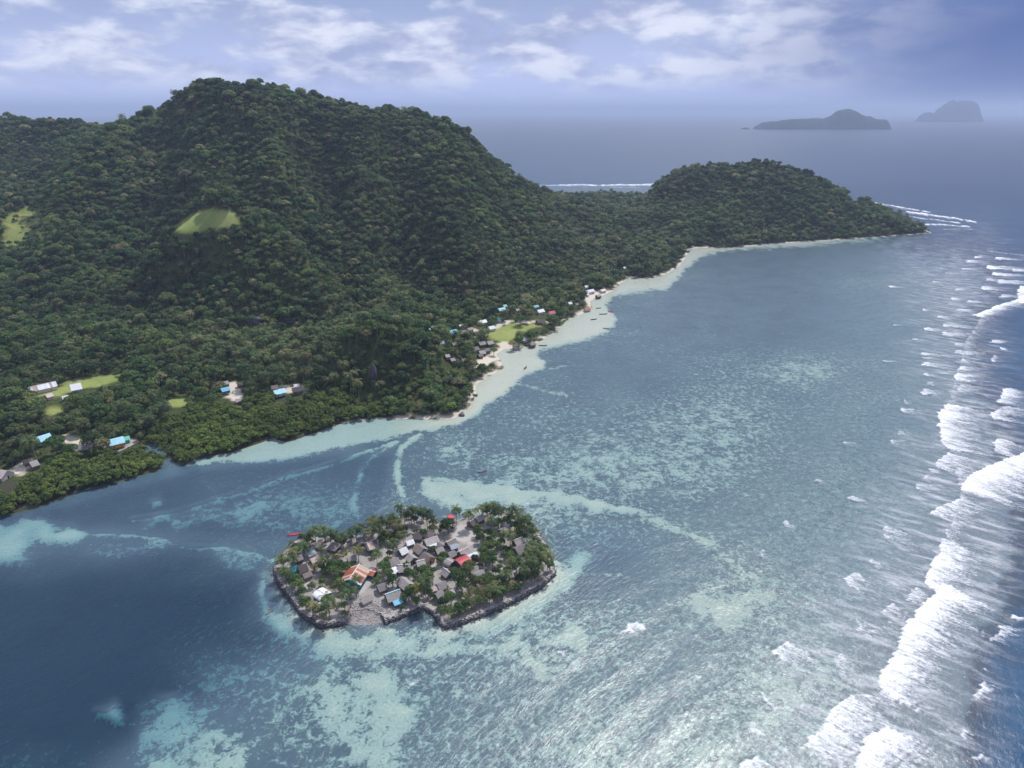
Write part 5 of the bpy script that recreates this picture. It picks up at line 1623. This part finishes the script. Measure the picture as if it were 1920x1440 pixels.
BROAD_PX = [(840, 984, 1.15), (832, 988, .8), (793, 998, .75), (636, 1062, 1.0), (622, 1058, .9), (648, 1062, .8), (627, 1070, .9), (612, 1068, .7), (585, 1138, 1.05), (572, 1130, .9), (597, 1140, .8), (560, 1095, .85), (552, 1086, .85), (565, 1108, .7), (531, 1052, .8), (535, 1074, .8), (542, 1090, .7),
            (604, 1090, .6), (745, 1000, .7), (720, 1060, .9), (728, 1074, .8), (736, 1088, .9), (726, 1048, .6), (860, 1084, 1.2), (874, 1070, .95), (850, 1070, .7), (888, 1084, .7), (866, 1098, .8), (832, 1040, .8), (825, 1050, .7), (812, 1030, .6), (880, 1058, .8), (890, 1046, .7), (900, 1008, .75), (905, 1030, .9), (910, 1050, .8), (920, 1040, .75),
            (930, 1020, .8), (915, 998, .8), (926, 1006, .8), (940, 1014, .75), (896, 988, .6), (935, 980, .8), (950, 974, .7), (965, 985, .85), (975, 992, .8), (790, 1068, .9), (775, 1076, .8), (802, 1082, .9), (797, 1066, .8), (812, 1070, .6), (770, 1110, .95), (760, 1116, .8), (780, 1126, .7), (845, 1122, .8),
            (840, 1112, .6), (860, 1136, .8), (830, 1128, .7), (815, 1114, .6), (873, 1132, .8), (900, 1090, .8), (915, 1080, .75), (930, 1070, .75), (940, 1086, .8), (930, 1096, .9), (918, 1118, .8), (942, 1110, .9), (960, 1094, .8), (975, 1084, .8), (1002, 1078, .7), (990, 1068, .7), (950, 1068, .6), (885, 1110, .8), (905, 1108, .9), (875, 1118, .7), (970, 1102, .7), (985, 1100, .6),
            (730, 1036, .6), (612, 1122, .7), (640, 1120, .6), (705, 1088, .55), (712, 1082, .55), (760, 1062, .6), (765, 1070, .7), (868, 1045, .6), (855, 962, .6), (925, 965, .6), (955, 1040, .7), (1000, 1048, .7), (948, 1030, .6), (968, 998, .7), (602, 1062, .6), (660, 1058, .5), (590, 1062, .6), (700, 1022, .5), (730, 1006, .8), (722, 1000, .8), (738, 1010, .8), (716, 1012, .7), (755, 990, .7)]
for u, v, s in BROAD_PX:
    itree('broad', u, v, s * 0.78, 5.5)
for _ in range(1500):                       # saplings filling the green belt
    u, v = random.uniform(520, 1040), random.uniform(955, 1170)
    x, y = G(u, v, ISLET_Z)
    p = np.array([x]), np.array([y])
    d = float(sdf(*p, ISLET)[0])
    if d > -1.2:
        continue
    belt = d > -9 or (u > 880 and v > 985) or (u > 730 and v > 1095) or u < 560
    if not belt and random.random() > 0.14:
        continue
    if 650 < u < 735 and v > 1105:
        continue
    if 850 < u < 893 and 980 < v < 1022:
        continue
    if any(math.hypot(x - h[0], y - h[1]) < h[2] + 1.6 for h in HOUSES[:NI]) or any(abs(x - h[0]) < h[2] and 0 < h[1] - y < 6 for h in HOUSES[:NI]):
        continue
    if any(math.hypot(x - t_[1], y - t_[2]) < (2.6 if belt else 4.0) for t_ in ITREES):
        continue
    ITREES.append(['shrub' if random.random() < 0.45 else ('palm' if random.random() < .3 else 'broad'), x, y, random.uniform(.42, .66)])
    if len(ITREES) > 300:
        break

KLAB = {'palm': ('coconut_palm', 'coconut palm', 'palm', 'palms of the islet'), 'broad': ('broadleaf_tree', 'round leafy tree', 'tree', 'leafy trees of the islet'),
        'shrub': ('shrub', 'low green bush', 'shrub', 'bushes of the islet'), 'ypalm': ('coconut_palm', 'yellow-green coconut palm', 'palm', 'palms of the islet')}
bag = {}
for t_ in ITREES:
    if t_[0] == 'ypalm':
        t_.append('sole yellow-green coconut palm near the notch in the seawall')
        continue
    d = sorted((math.hypot(t_[1] - l[0], t_[2] - l[1]), l[2]) for l in LM)[0]
    bag.setdefault((t_[0], d[1]), []).append((d[0], t_))
for (kd, nm), lst in bag.items():
    lst.sort(key=lambda a: a[0])
    for k, (dd, t_) in enumerate(lst):
        t_.append(('the one %s at %s' % (KLAB[kd][1], nm)) if len(lst) == 1 else '%s %s to %s' % (KLAB[kd][1], ORD[min(k, 11)], nm))
n_palm = n_broad = 0
for k, (kd, x, y, sc, lb) in enumerate(ITREES):
    nm, _, cat, grp = KLAB[kd]
    var = {'palm': PALM[k % 5], 'broad': BROAD[k % 6], 'shrub': SHRUBBY[k % 3], 'ypalm': YPALM}[kd]
    n_palm += kd in ('palm', 'ypalm')
    n_broad += kd == 'broad'
    tree(nm, var, (x, y, ISLET_Z - 0.1), random.uniform(0, 6.28), sc, lb, cat, grp)

# yellow hedges
YSH = broad_variant(95, 1.5, 1.2, 6, 26, 0.26, M_YELLOW, 0.3)
for (u, v, lb) in [(627, 1045, 'leftmost bush of the yellow hedge on the path'), (633, 1044, 'second bush of the yellow hedge'), (644, 1040, 'third bush of the yellow hedge, nearer the pale hut'), (650, 1036, 'last bush of the yellow hedge'),
                   (601, 1029, 'yellow bush right beside the blue-grey roof house')]:
    x, y = G(u, v, ISLET_Z + .6)
    tree('shrub', YSH, (x, y, ISLET_Z), random.uniform(0, 6), 1.0, lb, 'shrub', 'yellow hedge bushes')

# ------------------------------------------------------------------ trees of the main island
def scatter(step, x0, x1, y0, y1, jit=.42):
    a, b_ = np.meshgrid(np.arange(x0, x1, step), np.arange(y0, y1, step))
    a = a + (b_ / step % 2 > 1) * step * .5
    a, b_ = a.ravel(), b_.ravel()
    return a + rng.uniform(-jit, jit, a.size) * step, b_ + rng.uniform(-jit, jit, a.size) * step


def keep_mask(x, y, margin):
    z = Hs(x, y)
    s = bil(SDG, x, y)
    u, v = proj(x, y, z)
    ok = (s < -margin) & (u > -130) & (u < 2050)
    um, vm = proj(x, y, z + 6.0)
    ut, vt = proj(x, y, z + 10.0)
    for k, p in enumerate(TERR_LAWN + TERR_SAND):
        if k == 1:
            ok &= ~(inside(u, v, p) & (rng.random(x.size) < 0.88))
            continue
        ok &= ~(inside(u, v, p) | inside(um, vm, p))
        if k in (2, 3):
            ok &= ~inside(ut, vt, p)
    for hx, hy, hr_, hz, _ in HOUSES[NI:]:
        f = y / hy
        ok &= ~((np.abs(x - hx * f) < hr_ + 1.6) & (y > hy - (20 if hy > 520 else 14) - hr_) & (y < hy + hr_ + 1.5))
    for cx, cy2, w_, dd in CLEAR:
        ok &= ~((np.abs(x - cx) < w_) & (y > cy2 - dd) & (y < cy2 + 1.0))
    # drop what the ridges hide by a wide margin
    occ = np.full(x.shape, -99.0)
    for f in np.linspace(.35, .98, 26):
        occ = np.maximum(occ, Hs(x * f, y * f) - (CAMZ + (z + 12 - CAMZ) * f))
    ok &= occ < 14
    return ok, z, u, v


mx, my = scatter(5.3, -330, 60, 300, 560)
ok, mz, mu, mv = keep_mask(mx, my, -0.8)
inm = inside(mu, mv, MANG_PX) | inside(mu, mv, MANG2_PX)
ok &= inm
mx, my, mz, mu, mv = (a[ok] for a in (mx, my, mz, mu, mv))
ms = rng.uniform(.62, 1.15, mx.size)

fx, fy = scatter(5.1, -1250, 1000, 300, 1800)
ok, fz, fu, fv = keep_mask(fx, fy, 4.0)
ok &= ~(inside(fu, fv, MANG_PX) | inside(fu, fv, MANG2_PX))
fx, fy, fz, fu, fv = (a[ok] for a in (fx, fy, fz, fu, fv))
PLANT_PX = [(300, 640), (420, 612), (560, 620), (640, 640), (630, 700), (560, 720), (440, 700), (330, 690)]
PLANT2_PX = [(1000, 560), (900, 590), (800, 600), (860, 680), (900, 760), (940, 690), (1060, 600), (1140, 540), (1280, 500), (1290, 480), (1180, 460), (1060, 500)]
pp = np.full(fx.shape, .06)
pp = np.where(fz < 22, .26, pp)
pp = np.where(inside(fu, fv, PLANT_PX), .72, pp)
pp = np.where(inside(fu, fv, PLANT2_PX), .42, pp)
pp = np.where((fu > 1000) & (fu < 1280) & (fv < 480), .35, pp)
patch = fbm(fx, fy, 1 / 60.0, 3)
ispalm = rng.random(fx.size) < pp * (1 + 0.6 * patch)
fs_ = np.exp(rng.normal(-0.27, .33, fx.size)) * (0.98 + 0.16 * patch)
fs_ = np.clip(fs_, .36, 1.6)

dist = np.hypot(fx, fy)
order = np.argsort(dist)
ind = np.zeros(fx.size, bool)
for flag, quota in ((ispalm, 300 - n_palm), (~ispalm, 300 - n_broad)):
    k = order[flag[order] & ((fu > 0) & (fu < 1920))[order]][:quota]
    ind[k] = True


def zone(u, v):
    for (u0, u1, v0, v1, nm) in [(-200, 170, 690, 760, 'round the school field'), (-200, 100, 760, 960, 'behind the left mangroves'), (100, 330, 690, 780, 'on the flat behind the orange house'), (100, 330, 780, 960, 'round the orange house'),
                                 (330, 470, 600, 800, 'near the vivid blue roof'), (470, 620, 600, 800, 'near the pale sky blue roof'), (620, 760, 560, 700, 'high on the rocky outcrop'), (620, 760, 700, 830, 'at the foot of the rocky outcrop'),
                                 (760, 860, 560, 760, 'on the flank of the rocky outcrop'), (760, 870, 760, 830, 'at the point under the outcrop'), (860, 960, 660, 800, 'on the point beside the village beach')]:
        if u0 <= u < u1 and v0 <= v < v1:
            return nm
    return 'in the beach village' if u > 760 else 'on the wooded plain'


def size_word(v, lo, hi):
    return 'small' if v < lo else ('tall' if v > hi else 'middling')


zones = {}
for k in np.nonzero(ind)[0]:
    zones.setdefault(zone(fu[k], fv[k]), []).append(k)
zmed = {z_: (np.median(fy[v_]), np.median(fu[v_])) for z_, v_ in zones.items()}
for k in np.nonzero(ind)[0]:
    zn = zone(fu[k], fv[k])
    wd = size_word(fs_[k], .95, 1.3)
    pl_ = ('seaward' if fy[k] < zmed[zn][0] else 'inland') + (' west' if fu[k] < zmed[zn][1] else ' east') + ' side'
    if ispalm[k]:
        tree('coconut_palm', PALM[k % 5], (fx[k], fy[k], fz[k] - .1), rng.uniform(0, 6.28), fs_[k] * 1.02, '%s coconut palm %s, %s' % (wd, zn, pl_), 'palm', 'coconut palms ' + zn)
    else:
        tree('broadleaf_tree', BROAD[k % 6], (fx[k], fy[k], fz[k] - .1), rng.uniform(0, 6.28), fs_[k], '%s leafy forest tree %s, %s' % (wd, zn, pl_), 'tree', 'leafy trees ' + zn)
mo = np.argsort(np.hypot(mx, my))
mi = np.zeros(mx.size, bool)
mi[mo[((mu > -20) & (mu < 1920))[mo]][:300]] = True
for k in np.nonzero(mi)[0]:
    zn = 'beside the tidal inlet' if 255 < mu[k] < 360 and mv[k] > 815 else ('on the left shore' if mu[k] < 300 else ('between inlet and sand bar' if mu[k] < 520 else 'above the sand bar'))
    row = 'front row' if bil(SDG, mx[k], my[k]) > -9 else ('second row' if bil(SDG, mx[k], my[k]) > -20 else 'back rows')
    tree('mangrove', MANG[k % 4], (mx[k], my[k], max(mz[k], -.2) - .1), rng.uniform(0, 6.28), ms[k], '%s yellow-green mangrove %s, %s' % (size_word(ms[k], .78, .98), zn, row), 'mangrove', 'mangroves ' + zn)

# single trees the picture singles out
x, y, z = on_land(404, 420, 4)
tree('broadleaf_tree', BROAD[2], (x, y, z), 0, .9, 'lone dark tree clump on the grassy knoll', 'tree', 'trees on the knoll')
x, y, z = on_land(846, 758, 7)
tree('broadleaf_tree', broad_variant(201, 8, 3.2, 15, 56, .45, M_BRIGHT, .12), (x, y, z), 0, 1.15, 'bright yellow-green tree on the point under the outcrop', 'tree', 'leafy trees at the point')
for (u, v, s, lb) in [(975, 600, 1.25, 'big spreading tree at the head of the football field'), (1040, 607, 1.25, 'big spreading tree over the pale shallows'), (973, 640, 1.2, 'tall dark tree between football field and beach'), (990, 628, 1.05, 'leafy tree behind the beach canoes'), (926, 655, .8, 'round bush tree standing on the village beach'), (962, 645, .9, 'leafy tree at the sand corner of the football field')]:
    x, y, z = on_land(u, v, 6)
    tree('broadleaf_tree', BROAD[int(u) % 6], (x, y, max(z, .3)), u, s, lb, 'tree', 'shade trees of the beach village')


def joined(name, var):
    """crown and trunk as one mesh for the mass of far trees"""
    vs_, fs, mi_ = [], [], []
    for k, me_ in enumerate((var[0], var[1])):
        n_ = len(me_.vertices)
        c = np.empty(n_ * 3, np.float32)
        me_.vertices.foreach_get('co', c)
        f = np.empty(len(me_.loops), np.int32)
        me_.loops.foreach_get('vertex_index', f)
        fs.append(f.reshape(-1, 4) + sum(len(v) for v in vs_))
        vs_.append(c.reshape(-1, 3))
        mi_.append(np.full(len(fs[-1]), k, np.int32))
    me_ = make_mesh(name, np.concatenate(vs_), np.concatenate(fs), False)
    me_.materials.append(var[0].materials[0])
    me_.materials.append(var[1].materials[0])
    me_.polygons.foreach_set('material_index', np.concatenate(mi_))
    return me_


def forest(name, variants, x, y, z, s, label, cat):
    cl = bpy.data.collections.new(name + '_kinds')
    for k, var in enumerate(variants):
        o = bpy.data.objects.new('%s_kind' % name, joined(name + '_kind', var))
        cl.objects.link(o)
    me_ = bpy.data.meshes.new(name)
    me_.vertices.add(len(x))
    me_.vertices.foreach_set('co', np.stack([x, y, z], -1).astype(np.float32).ravel())
    add_attr(me_, 'turn', rng.uniform(0, 6.28, len(x)))
    add_attr(me_, 'size', s)
    ia = me_.attributes.new('pick', 'INT', 'POINT')
    ia.data.foreach_set('value', rng.integers(0, len(variants), len(x)).astype(np.int32))
    o = obj(name, me_)
    ng = bpy.data.node_groups.new(name + '_scatter', 'GeometryNodeTree')
    ng.interface.new_socket('Geometry', in_out='INPUT', socket_type='NodeSocketGeometry')
    ng.interface.new_socket('Geometry', in_out='OUTPUT', socket_type='NodeSocketGeometry')
    N, L = ng.nodes, ng.links
    gi_, go_ = N.new('NodeGroupInput'), N.new('NodeGroupOutput')
    ci = N.new('GeometryNodeCollectionInfo')
    ci.inputs['Collection'].default_value = cl
    ci.inputs['Separate Children'].default_value = True
    ci.inputs['Reset Children'].default_value = True
    ip = N.new('GeometryNodeInstanceOnPoints')
    ip.inputs['Pick Instance'].default_value = True

    def na(nm, ty):
        a = N.new('GeometryNodeInputNamedAttribute')
        a.data_type = ty
        a.inputs['Name'].default_value = nm
        return a.outputs['Attribute']
    cx_ = N.new('ShaderNodeCombineXYZ')
    L.new(na('turn', 'FLOAT'), cx_.inputs[2])
    er = N.new('FunctionNodeEulerToRotation')
    L.new(cx_.outputs[0], er.inputs[0])
    L.new(gi_.outputs[0], ip.inputs['Points'])
    L.new(ci.outputs[0], ip.inputs['Instance'])
    L.new(na('pick', 'INT'), ip.inputs['Instance Index'])
    L.new(er.outputs[0], ip.inputs['Rotation'])
    L.new(na('size', 'FLOAT'), ip.inputs['Scale'])
    L.new(ip.outputs[0], go_.inputs[0])
    md = o.modifiers.new('scatter', 'NODES')
    md.node_group = ng
    tag(o, label, cat, kind='stuff')
    return o


sel = ~ind & ~ispalm
forest('forest', WILD, fx[sel], fy[sel], fz[sel] - .3, fs_[sel] * 1.08, 'dense dark green rainforest over the hills', 'forest')
sel = ~ind & ispalm
forest('palm_grove', PALM, fx[sel], fy[sel], fz[sel] - .1, fs_[sel] * 1.05, 'mass of coconut palms on the lower slopes and far shore', 'palm grove')
if (~mi).any():
    forest('mangrove_thicket', MANG, mx[~mi], my[~mi], np.maximum(mz[~mi], -.2) - .1, ms[~mi], 'mangrove thicket behind the shore row', 'mangroves')
print('TREES', len(ITREES), n_palm, n_broad, 'mang', mx.size, 'forest', fx.size, 'palms', int(ispalm.sum()))

# ------------------------------------------------------------------ haze: one closed box of pale air
v, f = box_v(-69000, 69000, -2900, 89000, -16, 470)
hz = obj('haze', polymesh('haze', v, f))
hm, t, out = material('haze_air')
pv = t.new('ShaderNodeVolumePrincipled')
pv.inputs['Color'].default_value = (0.58, 0.71, 1.0, 1)
pv.inputs['Density'].default_value = 0.00008
pv.inputs['Anisotropy'].default_value = 0.1
t.l.new(pv.outputs[0], out.inputs['Volume'])
hz.data.materials.append(hm)
tag(hz, 'thin blue sea haze over the whole place', kind='stuff')
